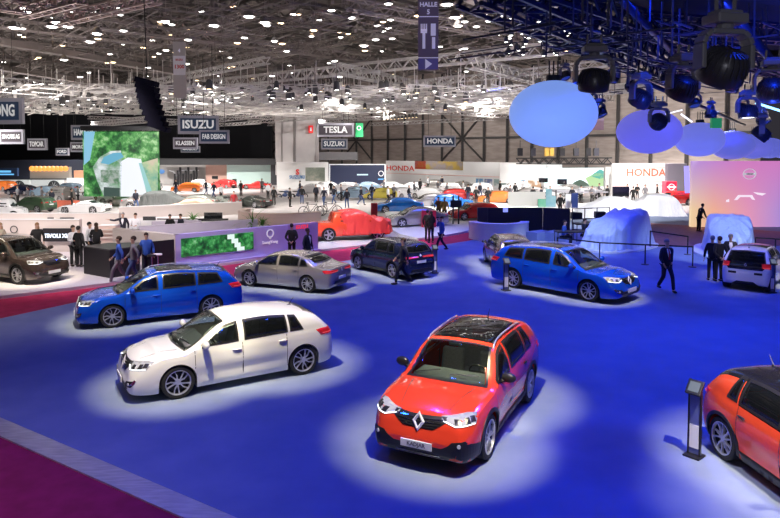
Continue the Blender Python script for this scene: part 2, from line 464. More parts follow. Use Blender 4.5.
    for x in (wb/2, -wb/2):
        for sg in (1, -1): wheel(root, x, sg*yw, S['R'], hi, S.get('ws_style', 0), sg)
    # mirrors, handles
    zb_, xm = sh.belt(S['ws'][0]-.45), S['ws'][0]-.42
    for sg in (1, -1):
        y0 = sh.sec(xm)[5]; m1 = MB(S.get('mirmat') or PM, BLACK)
        m1.ball((xm, sg*(y0+.13), zb_+.10), (.07, .13, .085), 12 if hi else 6, 8 if hi else 4); m1.cur = 1
        m1.bar((xm+.02, sg*(y0-.02), zb_+.02), (xm, sg*(y0+.08), zb_+.05), .06, .05); m1.build('wing_mirror', None, root, smooth=True)
    F = S['front']; F(root, sh, hi, PM); S['rear'](root, sh, hi, PM)
    if not hi: return root
    # door shut lines, handles
    for sg in (1, -1):
        for xd in S['doors']:
            m1 = MB(); sh.patch(m1, 'side', [(xd-.006, S['bot'][3][1]+.1), (xd+.006, S['bot'][3][1]+.1), (xd+.012, sh.belt(xd)-.01), (xd, sh.belt(xd)-.01)], .0015, .08, sg, skirt=.004)
            if m1.v: m1.build('door_gap', BLACK, root)
        for xd in S['handles']:
            z = sh.belt(xd)-.13; y = sh.side_y(xd, z); m1 = MB(); m1.ball((xd, sg*(y+.015), z), (.10, .022, .018), 10, 6); m1.build('door_handle', S.get('mirmat') or PM, root, smooth=True)
        cl = S.get('clad')
        if cl:
            for xc_ in (wb/2, -wb/2):
                Ra = S['Ra']; k = 20; m1 = MB(); vs = []; zmin = sh.bot(xc_)+.01
                a0 = -math.asin(min(.9, (S['R']-zmin)/(Ra+cl)))
                for i in range(k+1):
                    a = a0+(pi-2*a0)*i/k
                    for rr, of in ((Ra-.004, -.03), (Ra-.004, .014), (Ra+cl, .012), (Ra+cl, -.01)):
                        x, z = xc_+rr*cos(a), S['R']+rr*sin(a); z = max(z, zmin); vs.append((x, sg*(sh.side_y(x, z)+of), z))
                fs = [(i*4+j, i*4+j+1, i*4+5+j, i*4+4+j) for i in range(k) for j in range(3)]
                m1.add(vs, fs if sg < 0 else [f[::-1] for f in fs]); m1.build('arch_cladding', BLACK, root, smooth=True, angle=R(50))
            x0, x1 = -wb/2+S['Ra'], wb/2-S['Ra']; zb = sh.bot(0)
            m1 = MB(); sh.patch(m1, 'side', [(x0, zb+.01), (x1, zb+.01), (x1, zb+.15), (x0, zb+.15)], .012, .09, sg, skirt=.03); m1.build('sill_cladding', BLACK, root, smooth=True)
        if S.get('rails'):
            x0, x1 = S['rails']; m1 = MB(); pts = []
            for i in range(13):
                x = x0+(x1-x0)*i/12; c = sh.sec(x); pts.append((x, sg*(c[6]-.04), c[4]+(.045 if 0 < i < 12 else -.0)))
            m1.path(pts, .016, 6); m1.build('roof_rail', ALLOY if S['rails'] else BLACK, root, smooth=True)
    for x, y, ln in ((S['ws'][0]-.06, .25, .5), (S['ws'][0]-.05, -.4, .45)):
        m1 = MB(); pts = []
        for i in range(5):
            h = sh.hit('top', x-.05-.02*i, y+ln*(i/4)-.2)
            if h: pts.append(h[0]+V((0,0,.02)))
        if len(pts) > 1: m1.path(pts, .010, 4); m1.build('wiper', BLACK, root)
    m1 = MB(); xa = S.get('ant', S['rg'][0][0]*0-wb/2); h = sh.hit('top', xa, 0)
    if h: m1.tube(h[0], h[0]+V((-.12, 0, .16)), .012, 5, .004); m1.ball(h[0], (.06, .025, .02), 8, 5); m1.build('antenna', BLACK, root)
    # cabin
    zs = sh.belt(0); fl = MB(); fl.box(((S['ws'][0]+S['rear_seat'])/2-.15, 0, sh.bot(0)+.12), (S['ws'][0]-S['rear_seat']+.5, sh.wid(0)*1.5, .04)); fl.build('cabin_floor', BLACK, root)
    def seat(x, y, w, nm='seat'):
        z0 = sh.bot(0)+.16; m1 = MB(); m1.box((x, y, z0+.17), (.5, w, .22)); M = Matrix.Translation((x-.25, y, z0+.25)) @ Matrix.Rotation(R(-16), 4, 'Y')
        m1.box((0, 0, .28), (.13, w*.92, .6), M=M); q = m1.build(nm, SEAT, root, bevel=.055)
        for dy in ((0,) if w < .7 else (-.42, .42)):
            m2 = MB(); m2.box((-.01, dy, .68), (.09, .25, .17), M=M); m2.build('headrest', SEAT, q, bevel=.03)
    xs = S['ws'][0]-1.05
    seat(xs, .37, .5); seat(xs, -.37, .5); seat(S['rear_seat'], 0, 1.2, 'rear_bench')
    m1 = MB(); xd = S['ws'][0]-.35; m1.box((xd, 0, zs-.08), (.5, sh.wid(0)*1.45, .22)); m1.box((xd-.3, 0, zs-.25), (.5, .25, .22)); m1.build('dashboard', mat('dash', (.14,.14,.15), .6), root, bevel=.04)
    m1 = MB(); m1.lathe([(.18+.014*cos(a*pi/3), .014*sin(a*pi/3)) for a in range(6)], 20, Matrix.Translation((xd-.36, .37, zs-.02)) @ Matrix.Rotation(R(-65), 4, 'Y'), close=True)
    m1.box((0,0,0), (.34, .05, .02), M=Matrix.Translation((xd-.36, .37, zs-.02)) @ Matrix.Rotation(R(-65), 4, 'Y') @ Matrix.Rotation(pi/2, 4, 'Z')); m1.build('steering_wheel', SATIN, root, smooth=True)
    return root
# -------- fronts and rears
def front_plain(root, sh, hi, PM):
    front_ren(root, sh, hi, PM)
def front_ren(root, sh, hi, PM, z=None, suv=False, plate=None, low=BLACK, chrome_fog=True):
    S = sh.S; zg = S['zg']; wg = S['wg']; x1 = sh.x1
    m1 = MB(); sh.patch(m1, 'front', [(-wg*.55, zg-.10), (wg*.55, zg-.10), (wg, zg+.02), (wg*1.02, zg+.085), (0, zg+.07), (-wg*1.02, zg+.085), (-wg, zg+.02)], .008, .06 if hi else .25); g = m1.build('grille', BLACK, root)
    for dz, k in ((.045, .96), (.005, .85), (-.035, .72), (-.07, .6)):
        if not hi: break
        m2 = MB(); sh.patch(m2, 'front', [(-wg*k, zg+dz-.006), (0, zg+dz-.022), (wg*k, zg+dz-.006), (wg*k, zg+dz+.004), (0, zg+dz-.010), (-wg*k, zg+dz+.004)], .016, .08); m2.build('grille_bar', CHROME, g)
    h = sh.hit('front', 0, zg); m2 = MB()
    if S.get('ring'): m2.lathe([(.05,0),(.07,0),(.07,.02),(.05,.02)], 20, FR(h[0].x+.02, 0, zg, R(18)), close=True); m2.ball((h[0].x+.03,0,zg), (.01,.10,.015), 8, 5)
    else: lozenge(m2, FR(h[0].x+.02, 0, zg-.005, R(18)), .15); m2.build('emblem', BADGE, root)
    # headlights, wrapping the corner
    for sg in (1, -1):
        a, b = S['hl']; zc = zg+.07; poly = [(a, zc-.035), (a+.17, zc-.085), (b-.06, zc-.062), (b, zc+.055), (b-.14, zc+.06), (a+.02, zc+.018)]
        m2 = MB(); sh.patch(m2, 'f38', poly, .008, .05 if hi else .2, sg)
        if m2.v:
            q = m2.build('headlight', LAMPGLASS, root, smooth=True)
            if hi:
                for pl_ in ([(a+.17, zc-.065), (a+.27, zc-.06), (a+.26, zc+.0), (a+.18, zc+.0)], [(a+.33, zc-.055), (a+.42, zc-.05), (a+.41, zc+.02), (a+.34, zc+.015)], [(b-.15, zc-.035), (b-.06, zc-.03), (b-.06, zc+.03), (b-.14, zc+.03)]):
                    m3 = MB(); sh.patch(m3, 'f38', pl_, .014, .05, sg)
                    if m3.v: m3.build('lens', SATIN, q)
                m3 = MB(); sh.patch(m3, 'f38', [(a+.02, zc-.035), (a+.165, zc-.083), (b-.08, zc-.062), (b-.08, zc-.05), (a+.165, zc-.068), (a+.03, zc-.022)], .016, .05, sg); m3.build('daylight_strip', LED, q)
        # fog zone
        zf = S['zf']; m2 = MB(); sh.patch(m2, 'f30', [(.40, zf-.05), (.66, zf-.05), (.74, zf+.04), (.70, zf+.075), (.5, zf+.05)], .008, .06 if hi else .25, sg)
        if m2.v and hi:
            q = m2.build('fog_light_surround', low, root)
            m3 = MB(); h = sh.hit('f30', .6, zf+.005, sg)
            if h: m3.lathe([(.001, .012), (.028, .012), (.032, 0)], 12, Matrix.Translation(h[0]+h[1]*.01) @ h[1].to_track_quat('Z', 'Y').to_matrix().to_4x4()); m3.build('fog_light', LAMPGLASS, q)
            if chrome_fog:
                m3 = MB(); sh.patch(m3, 'f30', [(.62, zf-.02), (.70, zf-.005), (.76, zf+.08), (.73, zf+.10)], .014, .05, sg); m3.build('fog_light_trim', CHROME, q)
    zl = S['zl']; m2 = MB(); sh.patch(m2, 'front', [(-.62, zl+.02), (-.5, zl-.07), (.5, zl-.07), (.62, zl+.02), (.45, zl+.09), (-.45, zl+.09)], .008, .08 if hi else .3); li = m2.build('lower_intake', BLACK, root)
    if suv and hi:
        zb = S['bot'][-1][1]-.13; m2 = MB(); sh.patch(m2, 'front', [(-.60, zb), (.60, zb), (.70, zf+.06), (.56, zf+.02), (.40, zl+.10), (-.40, zl+.10), (-.56, zf+.02), (-.70, zf+.06)], .007, .07); m2.build('bumper_cladding', BLACK, root)
        for sg in (1, -1):
            m2 = MB(); sh.patch(m2, 'f55', [(.38, zb), (.86, zb-.08), (.92, zf-.06), (.62, zf+.02), (.38, zf+.02)], .007, .06, sg)
            if m2.v: m2.build('bumper_corner_cladding', BLACK, root)
        m2 = MB(); sh.patch(m2, 'front', [(-.42, zl-.10), (.42, zl-.10), (.36, zl-.035), (-.36, zl-.035)], .016, .08); m2.build('skid_plate', ALLOY, root)
    h = sh.hit('front', 0, zl+S.get('plz', .09)); mp = MB(); x = h[0].x+.03; zp = zl+S.get('plz', .09); mp.box((x, 0, zp), (.02, .52, .115)); p = mp.build('number_plate', PLATE, root)
    if plate: text_mesh(plate, .085, mat('plate_ink', (.12,.12,.13), .5), p, M=FR(x+.012, 0, zp), depth=.002, bold=.002)
    for sgn in ((-1, 1) if hi else ()):
        m2 = MB(); sh.patch(m2, 'top', [(S['ws'][0]+.05, sgn*.55), (sh.x1-.30, sgn*.40), (sh.x1-.30, sgn*.405), (S['ws'][0]+.05, sgn*.562)], .0012, .08, skirt=.004); 
        if m2.v: m2.build('bonnet_crease', BLACK, root)
def rear_gen(root, sh, hi, PM, tl=None, plate=True, low=True, emblem=True):
    S = sh.S; a0, a1, z0, z1 = S['tl']
    for sg in (1, -1):
        m2 = MB(); sh.patch(m2, 'r35', [(a0, z0+.03), (a1-.05, z0), (a1, z1-.02), (a1-.10, z1), (a0+.02, z1-.015)], .008, .05 if hi else .2, sg)
        if m2.v:
            q = m2.build('tail_light', TAILRED, root, smooth=True)
            if hi:
                m3 = MB(); sh.patch(m3, 'r35', [(a0+.03, z0+.045), (a1-.08, z0+.03), (a1-.08, z0+.05), (a0+.03, z0+.062)], .012, .05, sg); m3.build('tail_light_strip', glow('tail_glow', (1,.08,.10), .8), q)
    zp = S.get('rpz', .72); h = sh.hit('rear', 0, zp)
    if h and plate:
        mp = MB(); mp.box((h[0].x-.012, 0, zp), (.02, .52, .115)); mp.build('number_plate', PLATE, root)
    ze = S.get('rez'); 
    if emblem and ze:
        h = sh.hit('rear', 0, ze); m2 = MB(); lozenge(m2, RE(h[0].x-.012, 0, ze, R(15)), .075); m2.build('emblem', BADGE, root)
    if low:
        zb = S['bot'][0][1]; m2 = MB(); sh.patch(m2, 'rear', [(-.62, zb+.015), (.62, zb+.015), (.55, zb+.13), (-.55, zb+.13)], .01, .08 if hi else .3); m2.build('rear_valance', BLACK, root)
def spec(L_, W, H, wb, fo, Rw, kind, **k):
    x1 = wb/2+fo; x0 = x1-L_; ro = -wb/2-x0; w = W/2; S = dict(wb=wb, R=Rw, Ra=Rw*1.13)
    gc = k.pop('gc', .17); hz = k.pop('hood', .93); bz = k.pop('beltz', .93); xc = k.pop('cowl', x1-1.0); xh = k.pop('header', xc-.92)
    nose = [(xc+.01, hz), (xc+.35, hz-.02), (x1-.5, hz-.075), (x1-.3, hz-.125), (x1-.15, hz-.19), (x1-.075, hz-.28), (x1-.04, hz-.40), (x1-.012, hz-.48), (x1, hz-.53)]
    cab = [(xh, H-.055), (xh-.35, H-.012), (xh-.8, H)]
    if kind == 'hatch': tail = [(x0, .60), (x0+.012, .70), (x0+.04, .86), (x0+.09, .98), (x0+.20, H-.36), (x0+.40, H-.17), (x0+.58, H-.105), (x0+1.1, H-.035)]
    elif kind == 'estate': tail = [(x0, .60), (x0+.012, .72), (x0+.05, .90), (x0+.12, 1.0), (x0+.32, H-.27), (x0+.48, H-.13), (x0+.7, H-.085), (x0+1.4, H-.03)]
    elif kind == 'suv': tail = [(x0, .66), (x0+.012, .78), (x0+.05, .98), (x0+.10, 1.08), (x0+.28, H-.30), (x0+.46, H-.11), (x0+.65, H-.05), (x0+1.2, H-.01)]
    elif kind == 'sedan': tail = [(x0, .60), (x0+.012, .72), (x0+.03, .92), (x0+.06, 1.0), (x0+.45, 1.045), (x0+.62, 1.07), (x0+1.25, H-.11), (x0+1.7, H-.02)]
    elif kind == 'twingo': tail = [(x0, .58), (x0+.012, .68), (x0+.04, .88), (x0+.10, 1.03), (x0+.36, H-.15), (x0+.5, H-.06), (x0+.8, H-.015)]
    S['top'] = tail+cab[::-1]+nose if tail[-1][0] < cab[2][0]-.02 else [t for t in tail if t[0] < cab[2][0]-.05]+cab[::-1]+nose
    S['belt'] = [(x0, .80), (x0+.3, bz+.09), (-wb/2, bz+.06), (0, bz+.015), (xc-.1, bz-.02), (xc+.35, hz-.10), (x1-.4, hz-.19), (x1, hz-.5)]
    q = k.pop('blunt', 1.)
    S['wid'] = [(x0, w*.72), (x0+.012, w*.80), (x0+.05, w*.88), (x0+.13, w*.94), (x0+.35, w*.975), (-wb/2, w*.99), (0, w*.975), (wb/2-.1, w), (x1-.6, w*.975), (x1-.35, w*.945), (x1-.2, w*.895), (x1-.09, w*.82), (x1-.03, w*.72*q), (x1, w*.60*q)]
    S['bot'] = [(x0, .36), (x0+.02, .29), (x0+.12, gc+.06), (x0+.35, gc+.03), (0, gc), (x1-.5, gc), (x1-.15, gc+.02), (x1-.04, gc+.06), (x1-.01, gc+.12), (x1, gc+.18)]
    S['crown'] = [(x0, .03), (x0+.35, .05), (0, .05), (xh, .06), ((xh+xc)/2, .09), (xc, .055), (x1-.3, .05), (x1, .02)]
    S['ws'] = (xc-.03, xh-.0, w*.80, w*.64); S['x0'], S['x1'] = x0, x1
    S['zg'] = hz-.27; S['wg'] = .44; S['hl'] = (.36, .93); S['zf'] = gc+.23; S['zl'] = gc+.13
    S['tl'] = (.30, .90, .84, 1.0); S['front'] = front_ren; S['rear'] = rear_gen
    S.update(k); return S
def gl(*a): return list(a)
H_ = lambda x0, x1: None
def megane():
    S = spec(4.36, 1.81, 1.45, 2.67, .93, .325, 'hatch', gc=.16, hood=.93, beltz=.93)
    S['cuts'] = [(1.2, .10, 0, 0), (-.02, -.98, 0, .02), (-1.03, -1.34, .02, .16)]; S['doors'] = [.02+.0, 1.0, -.95]; S['handles'] = [.15, -.85]
    S['rg'] = [(0, 1.36), (.52, 1.33), (.60, 1.09), (0, 1.06)]; S['rear_seat'] = -.75; S['tl'] = (.28, .97, .83, .98); S['rez'] = .93; S['rpz'] = .62
    return S
def estate():
    S = spec(4.63, 1.81, 1.46, 2.71, .93, .325, 'estate', gc=.16, hood=.93, beltz=.93)
    S['cuts'] = [(1.25, .12, 0, 0), (-.0, -.93, 0, 0), (-.99, -1.72, 0, .14)]; S['doors'] = [.05, 1.02, -.95]; S['handles'] = [.18, -.82]
    S['rg'] = [(0, 1.36), (.56, 1.33), (.64, 1.08), (0, 1.05)]; S['rear_seat'] = -.78; S['tl'] = (.28, .97, .83, .98); S['rez'] = .93; S['rpz'] = .62; S['rails'] = (-1.75, .35); S['sunroof'] = (-.9, .1, .48); S['ant'] = -1.7
    return S
def kadjar():
    S = spec(4.45, 1.84, 1.61, 2.646, .92, .36, 'suv', gc=.22, hood=1.06, beltz=1.03, blunt=1.05, cowl=1.09, header=.32)
    S['cuts'] = [(1.1, .06, 0, 0), (-.02, -.95, 0, .02), (-1.0, -1.42, .02, .2)]; S['doors'] = [.02, .97, -.93]; S['handles'] = [.13, -.83]
    S['rg'] = [(0, 1.50), (.56, 1.46), (.64, 1.18), (0, 1.15)]; S['rear_seat'] = -.75; S['tl'] = (.28, .95, .94, 1.08); S['rez'] = 1.02; S['rpz'] = .80; S['clad'] = .06; S['rails'] = (-1.3, .35); S['sunroof'] = (-1.25, .2, .57)
    S['zf'] = .52; S['zl'] = .35; S['plz'] = .10; S['mirmat'] = SATIN; S['ws_style'] = 2; S['ant'] = -1.3
    S['front'] = lambda r, s, h, p: front_ren(r, s, h, p, suv=True, plate='KADJAR', chrome_fog=False)
    return S

def sedan():
    S = spec(4.85, 1.87, 1.46, 2.81, .98, .34, 'sedan', gc=.16, hood=.93, beltz=.94)
    S['cuts'] = [(1.25, .07, 0, 0), (-.03, -.98, 0, 0), (-1.03, -1.42, 0, .16)]; S['doors'] = [.02, 1.05, -1.0]; S['handles'] = [.15, -.85]
    S['ws'] = (S['ws'][0], S['ws'][1], .72, .58); S['rg'] = [(0, 1.385), (.55, 1.365), (.66, 1.13), (0, 1.11)]; S['rear_seat'] = -.85; S['tl'] = (.22, .94, .80, .93); S['rez'] = .88; S['rpz'] = .58; S['ant'] = -.9; S['ws_style'] = 1
    return S
def koleos():
    S = spec(4.67, 1.86, 1.67, 2.705, .93, .36, 'suv', gc=.21, hood=1.07, beltz=1.06)
    S['cuts'] = [(1.1, .06, 0, 0), (-.02, -.95, 0, .02), (-1.0, -1.5, .02, .2)]; S['doors'] = [.02, .97, -.95]; S['handles'] = [.13, -.83]
    S['rg'] = [(0, 1.55), (.58, 1.51), (.66, 1.22), (0, 1.19)]; S['rear_seat'] = -.75; S['tl'] = (.12, .86, .95, 1.06); S['rez'] = 1.08; S['rpz'] = .80; S['clad'] = .06; S['rails'] = (-1.4, .35); S['ws_style'] = 2; S['ant'] = -1.4
    return S
def twingo():
    S = spec(3.59, 1.65, 1.55, 2.49, .63, .31, 'twingo', gc=.16, hood=.98, beltz=.95, cowl=1.22, header=.45)
    S['cuts'] = [(1.15, .05, 0, 0), (-.03, -.85, 0, .04), (-.90, -1.12, .04, .1)]; S['doors'] = [.0, .95, -.9]; S['handles'] = [.12]
    S['rg'] = [(0, 1.44), (.56, 1.41), (.68, .90), (0, .86)]; S['rear_seat'] = -.7; S['tl'] = (.46, .80, .84, 1.04); S['rez'] = None; S['rpz'] = .60; S['sunroof'] = (-.75, .35, .52); S['ant'] = -1.1
    return S
def captur():
    S = spec(4.12, 1.78, 1.57, 2.606, .84, .345, 'suv', gc=.20, hood=1.02, beltz=1.0)
    S['cuts'] = [(1.15, .06, 0, 0), (-.02, -.92, 0, .02), (-.97, -1.22, .02, .14)]; S['doors'] = [.02, .97, -.92]; S['handles'] = [.14, -.80]
    S['rg'] = [(0, 1.46), (.56, 1.42), (.64, 1.14), (0, 1.11)]; S['rear_seat'] = -.72; S['tl'] = (.46, .88, .93, 1.06); S['rez'] = .98; S['rpz'] = .78; S['clad'] = .05; S['mirmat'] = SATIN; S['ant'] = -1.25
    return S
def far_hatch(): return megane()
def off_roader():
    S = spec(3.9, 1.75, 1.85, 2.4, .72, .37, 'suv', gc=.25, hood=1.12, beltz=1.12, cowl=1.05, header=.7)
    S['cuts'] = [(.85, .0, 0, 0), (-.06, -.75, 0, 0), (-.8, -1.35, 0, .08)]; S['doors'] = []; S['handles'] = []
    S['rg'] = [(0, 1.7), (.6, 1.66), (.66, 1.3), (0, 1.27)]; S['rear_seat'] = -.7; S['tl'] = (.6, .86, .95, 1.1)
    return S
def coupe():
    S = spec(4.7, 1.92, 1.29, 2.75, .9, .35, 'sedan', gc=.14, hood=.84, beltz=.86, cowl=.85, header=-.05)
    S['cuts'] = [(.7, -.45, 0, 0), (-.5, -1.2, 0, .2)]; S['doors'] = []; S['handles'] = []
    S['top'] = [(p[0], p[1]*.88 if p[0] < -.6 else p[1]) for p in S['top']]
    S['rg'] = [(0, 1.19), (.5, 1.17), (.6, 1.01), (0, 1.0)]; S['rear_seat'] = -.7; S['tl'] = (.3, .86, .72, .82)
    return S
# ---------------------------------------------------------------- people
def skin(name, joints, edges, m, parent, sub=1, root=0, extra=None):
    me = bpy.data.meshes.new(name); me.from_pydata([j[0] for j in joints], edges, [])
    o = bpy.data.objects.new(name, me); COL.objects.link(o)
    o.modifiers.new('s', 'SKIN'); o.modifiers.new('u', 'SUBSURF').levels = sub
    for i, sv in enumerate(me.skin_vertices[0].data):
        r = joints[i][1]; sv.radius = r if isinstance(r, tuple) else (r, r); sv.use_root = (i == root)
    dg = bpy.context.evaluated_depsgraph_get(); me2 = bpy.data.meshes.new_from_object(o.evaluated_get(dg))
    bpy.data.objects.remove(o); bpy.data.meshes.remove(me)
    if extra:
        n = len(me2.vertices); vs = [tuple(v.co) for v in me2.vertices]+extra.v; fs = [tuple(p.vertices) for p in me2.polygons]+[tuple(i+n for i in f) for f in extra.f]
        me2 = bpy.data.meshes.new(name); me2.from_pydata(vs, [], fs)
    me2.materials.clear(); me2.materials.append(m); me2.polygons.foreach_set('use_smooth', [True]*len(me2.polygons)); me2.name = name
    return link(name, me2, parent)
def person(name_label, pose, loc, rz, top, leg, hair, shoe=(.02,.015,.012), shirt=None, H=1.78, long_hair=False, skinm=None, sit=False, cat='person', tie=None, group=None, long_coat=False, bag=None):
    """pose: dict with L/R foot, knee, hand, elbow, lean; local: faces -y, x to its left side of picture"""
    root = thing('person', name_label, 'person', loc, rz, group); k = H/1.78
    P = dict(pose); ln = P.get('lean', 0.); hz = P.get('hip', .93)
    def v(x, y, z): return (x*k, y*k, z*k)
    hip = v(0, 0, hz)
    def up(z, x=0, y=0): return v(x, y-ln*(z-hz), z)
    tz = hz-.93
    chest, neck, headc = up(1.30+tz), up(1.47+tz), up(1.66+tz, 0, -.015)
    sh = {s: up(1.42+tz, .175*s) for s in (-1, 1)}
    kn = {-1: v(*P['kr']), 1: v(*P['kl'])}; ft = {-1: v(*P['fr']), 1: v(*P['fl'])}
    el = {-1: v(*P['er']), 1: v(*P['el'])}; hd = {-1: v(*P['hr']), 1: v(*P['hl'])}
    sm = skinm or SKIN
    # body: one continuous skin
    J = [(hip, (.12*k, .09*k)), (up(1.22+tz), (.12*k, .08*k)), (neck, .055*k), (up(1.56+tz, 0, -.01), (.06*k, .065*k)), (up(1.66+tz, 0, -.012), (.078*k, .095*k)), (up(1.745+tz, 0, -.0), (.06*k, .072*k))]
    E = [(0,1),(1,2),(2,3),(3,4),(4,5)]
    ex = MB(); hc = V(up(1.64+tz, 0, -.10)); ex.ball(hc, (.013, .022, .02), 6, 4)          # nose
    for s in (-1, 1):
        ex.ball(up(1.65+tz, .078*s, 0), (.012, .022, .032), 6, 4)                           # ears
        n = len(J); a = V(hd[s]); b = V(el[s]); d = (a-b).normalized()
        J += [(sh[s], .055*k), (el[s], .038*k), (hd[s], .027*k), (tuple(a+d*.07), (.038*k, .02*k))]; E += [(1, n), (n, n+1), (n+1, n+2), (n+2, n+3)]
        side = d.cross(V((0,1,0))); side = side.normalized() if side.length > .1 else V((1,0,0)); q = d.cross(side)
        for f in range(4):
            o = a+d*.085+q*(f-1.5)*.02; L_ = (.062, .07, .066, .052)[f]; ex.tube(o, o+d*L_*.55, .009, 5, .008); ex.tube(o+d*L_*.55, o+d*L_+side*.015, .008, 5, .006)
        ex.tube(a+d*.03-q*.03, a+d*.075-q*.055, .010, 5, .008)
        n = len(J); J += [(v(.09*s, 0, hz-.05), .08*k), (kn[s], .05*k), (v(*[c/k for c in ft[s]][:2], ft[s][2]/k+.08), .035*k), (v(ft[s][0]/k, ft[s][1]/k-.12, ft[s][2]/k+.03), .03*k)]; E += [(0, n), (n, n+1), (n+1, n+2), (n+2, n+3)]
    skin('body', J, E, sm, root, 1, 0, ex)
    # clothes
    J = [(v(0, 0, hz+.03), (.165*k, .125*k)), (v(.09, 0, hz-.07), .095*k), (kn[1], .072*k), (v(ft[1][0]/k, ft[1][1]/k, ft[1][2]/k+.07), .058*k), (v(-.09, 0, hz-.07), .095*k), (kn[-1], .072*k), (v(ft[-1][0]/k, ft[-1][1]/k, ft[-1][2]/k+.07), .058*k)]
    skin('trousers', J, [(0,1),(1,2),(2,3),(0,4),(4,5),(5,6)], leg, root, 1)
    low = hz-.12 if not long_coat else hz-.35
    J = [(up(hz+.18), (.165*k, .12*k)), (v(0, 0, low), (.185*k, .135*k)), (up(1.31+tz), (.19*k, .135*k)), (up(1.475+tz), (.082*k, .08*k))]
    E = [(0,1),(0,2),(2,3)]
    for s in (-1, 1):
        n = len(J); a, b = V(hd[s]), V(el[s]); J += [(sh[s], .075*k), (el[s], .058*k), (tuple(a.lerp(b, .12)), .045*k)]; E += [(2, n), (n, n+1), (n+1, n+2)]
    jk = skin('jacket' if shirt else 'top', J, E, top, root, 1)
    if shirt:
        m1 = MB(); c = V(up(1.30+tz, 0, -.137)); m1.add([up(1.46+tz, -.05, -.07), up(1.46+tz, .05, -.07), up(1.33+tz, .065, -.135), up(1.10+tz, .0, -.145), up(1.33+tz, -.065, -.135), up(1.33+tz, 0, -.15)], [(0,4,5),(0,5,1),(1,5,2),(5,3,2),(4,3,5)])
        m1.build('shirt_front', shirt, root)
    if tie:
        m1 = MB(); m1.bar(up(1.45+tz, 0, -.10), up(1.30+tz, 0, -.165), .035, .015); m1.bar(up(1.30+tz, 0, -.165), up(1.10+tz, 0, -.165), .05, .015); m1.build('tie', tie, root)
    for s in (-1, 1):
        m1 = MB(); f = ft[s]; m1.ball((f[0], f[1]-.06*k, f[2]+.045*k), (.048*k, .14*k, .045*k), 10, 6); m1.build('shoe', mat('shoe', shoe, .4), root, smooth=True)
    m1 = MB(); hcx = V(up(1.69+tz, 0, .018)); m1.ball(hcx, (.088*k, .105*k, .10*k), 12, 8)
    m1.v = [p if p[2] > hcx.z-.02 or p[1] > hcx.y else (p[0], hcx.y, p[2]) for p in m1.v]
    if long_hair: m1.ball(V(up(1.52+tz, 0, .07)), (.09*k, .06*k, .17*k), 10, 6)
    m1.build('hair', hair, root, smooth=True)
    if bag: m1 = MB(); m1.ball(up(1.22+tz, 0, .2), (.15, .10, .23), 10, 6); m1.build('backpack_panel', bag, root, smooth=True)
    return root
def pose(kind):
    P = dict(kl=(.10,-.02,.50), fl=(.11,0,0), kr=(-.10,-.02,.50), fr=(-.11,0,0), el=(.27,.03,1.13), hl=(.27,-.06,.88), er=(-.27,.03,1.13), hr=(-.27,-.06,.88))
    if kind == 'walk': P.update(kl=(.09,-.22,.52), fl=(.09,-.30,.0), kr=(-.09,.02,.50), fr=(-.09,.34,.05), el=(.26,.14,1.15), hl=(.26,.12,.92), er=(-.26,-.05,1.13), hr=(-.24,-.24,.95))
    if kind == 'phone': P.update(kl=(.09,-.22,.52), fl=(.09,-.32,.0), kr=(-.09,.04,.50), fr=(-.09,.34,.05), er=(-.30,-.12,1.22), hr=(-.14,-.12,1.55))
    if kind == 'hold': P.update(el=(.26,-.05,1.14), hl=(.12,-.28,1.12), er=(-.26,-.05,1.14), hr=(-.12,-.28,1.14))
    if kind == 'behind': P.update(el=(.27,.12,1.14), hl=(.05,.20,.95), er=(-.27,.12,1.14), hr=(-.05,.20,.95))
    if kind == 'point': P.update(er=(-.42,-.1,1.35), hr=(-.68,-.22,1.42))
    if kind == 'stoop': P.update(lean=.35, el=(.27,-.25,1.05), hl=(.18,-.42,.88), er=(-.27,-.25,1.05), hr=(-.18,-.42,.88))
    if kind == 'sit': P.update(hip=.52, kl=(.12,-.42,.50), fl=(.13,-.40,.0), kr=(-.12,-.42,.50), fr=(-.13,-.40,.0), el=(.26,-.08,.74), hl=(.16,-.34,.68), er=(-.26,-.08,.74), hr=(-.16,-.34,.68), lean=.12)
    return P
NAVY = mat('navy_suit', (.012,.014,.03), .8); DARK = mat('black_suit', (.01,.01,.012), .8); BLUEJ = mat('blue_jacket', (.03,.10,.45), .75)
GREYC = mat('grey_cloth', (.18,.18,.2), .85); JEANS = mat('jeans', (.05,.09,.22), .85); SHIRT = mat('white_shirt', (.75,.76,.8), .7); RTIE = mat('red_tie', (.4,.02,.04), .6)
BEIGEC = mat('beige_cloth', (.45,.38,.3), .85); HBR = mat('brown_hair', (.05,.025,.012), .7); HBK = mat('black_hair', (.012,.009,.008), .6); HGR = mat('grey_hair', (.28,.26,.25), .7); HBL = mat('fair_hair', (.35,.2,.09), .7); REDT = mat('red_top', (.45,.03,.04), .8)
SKIN2 = mat('skin_dark', (.12,.06,.04), .6)
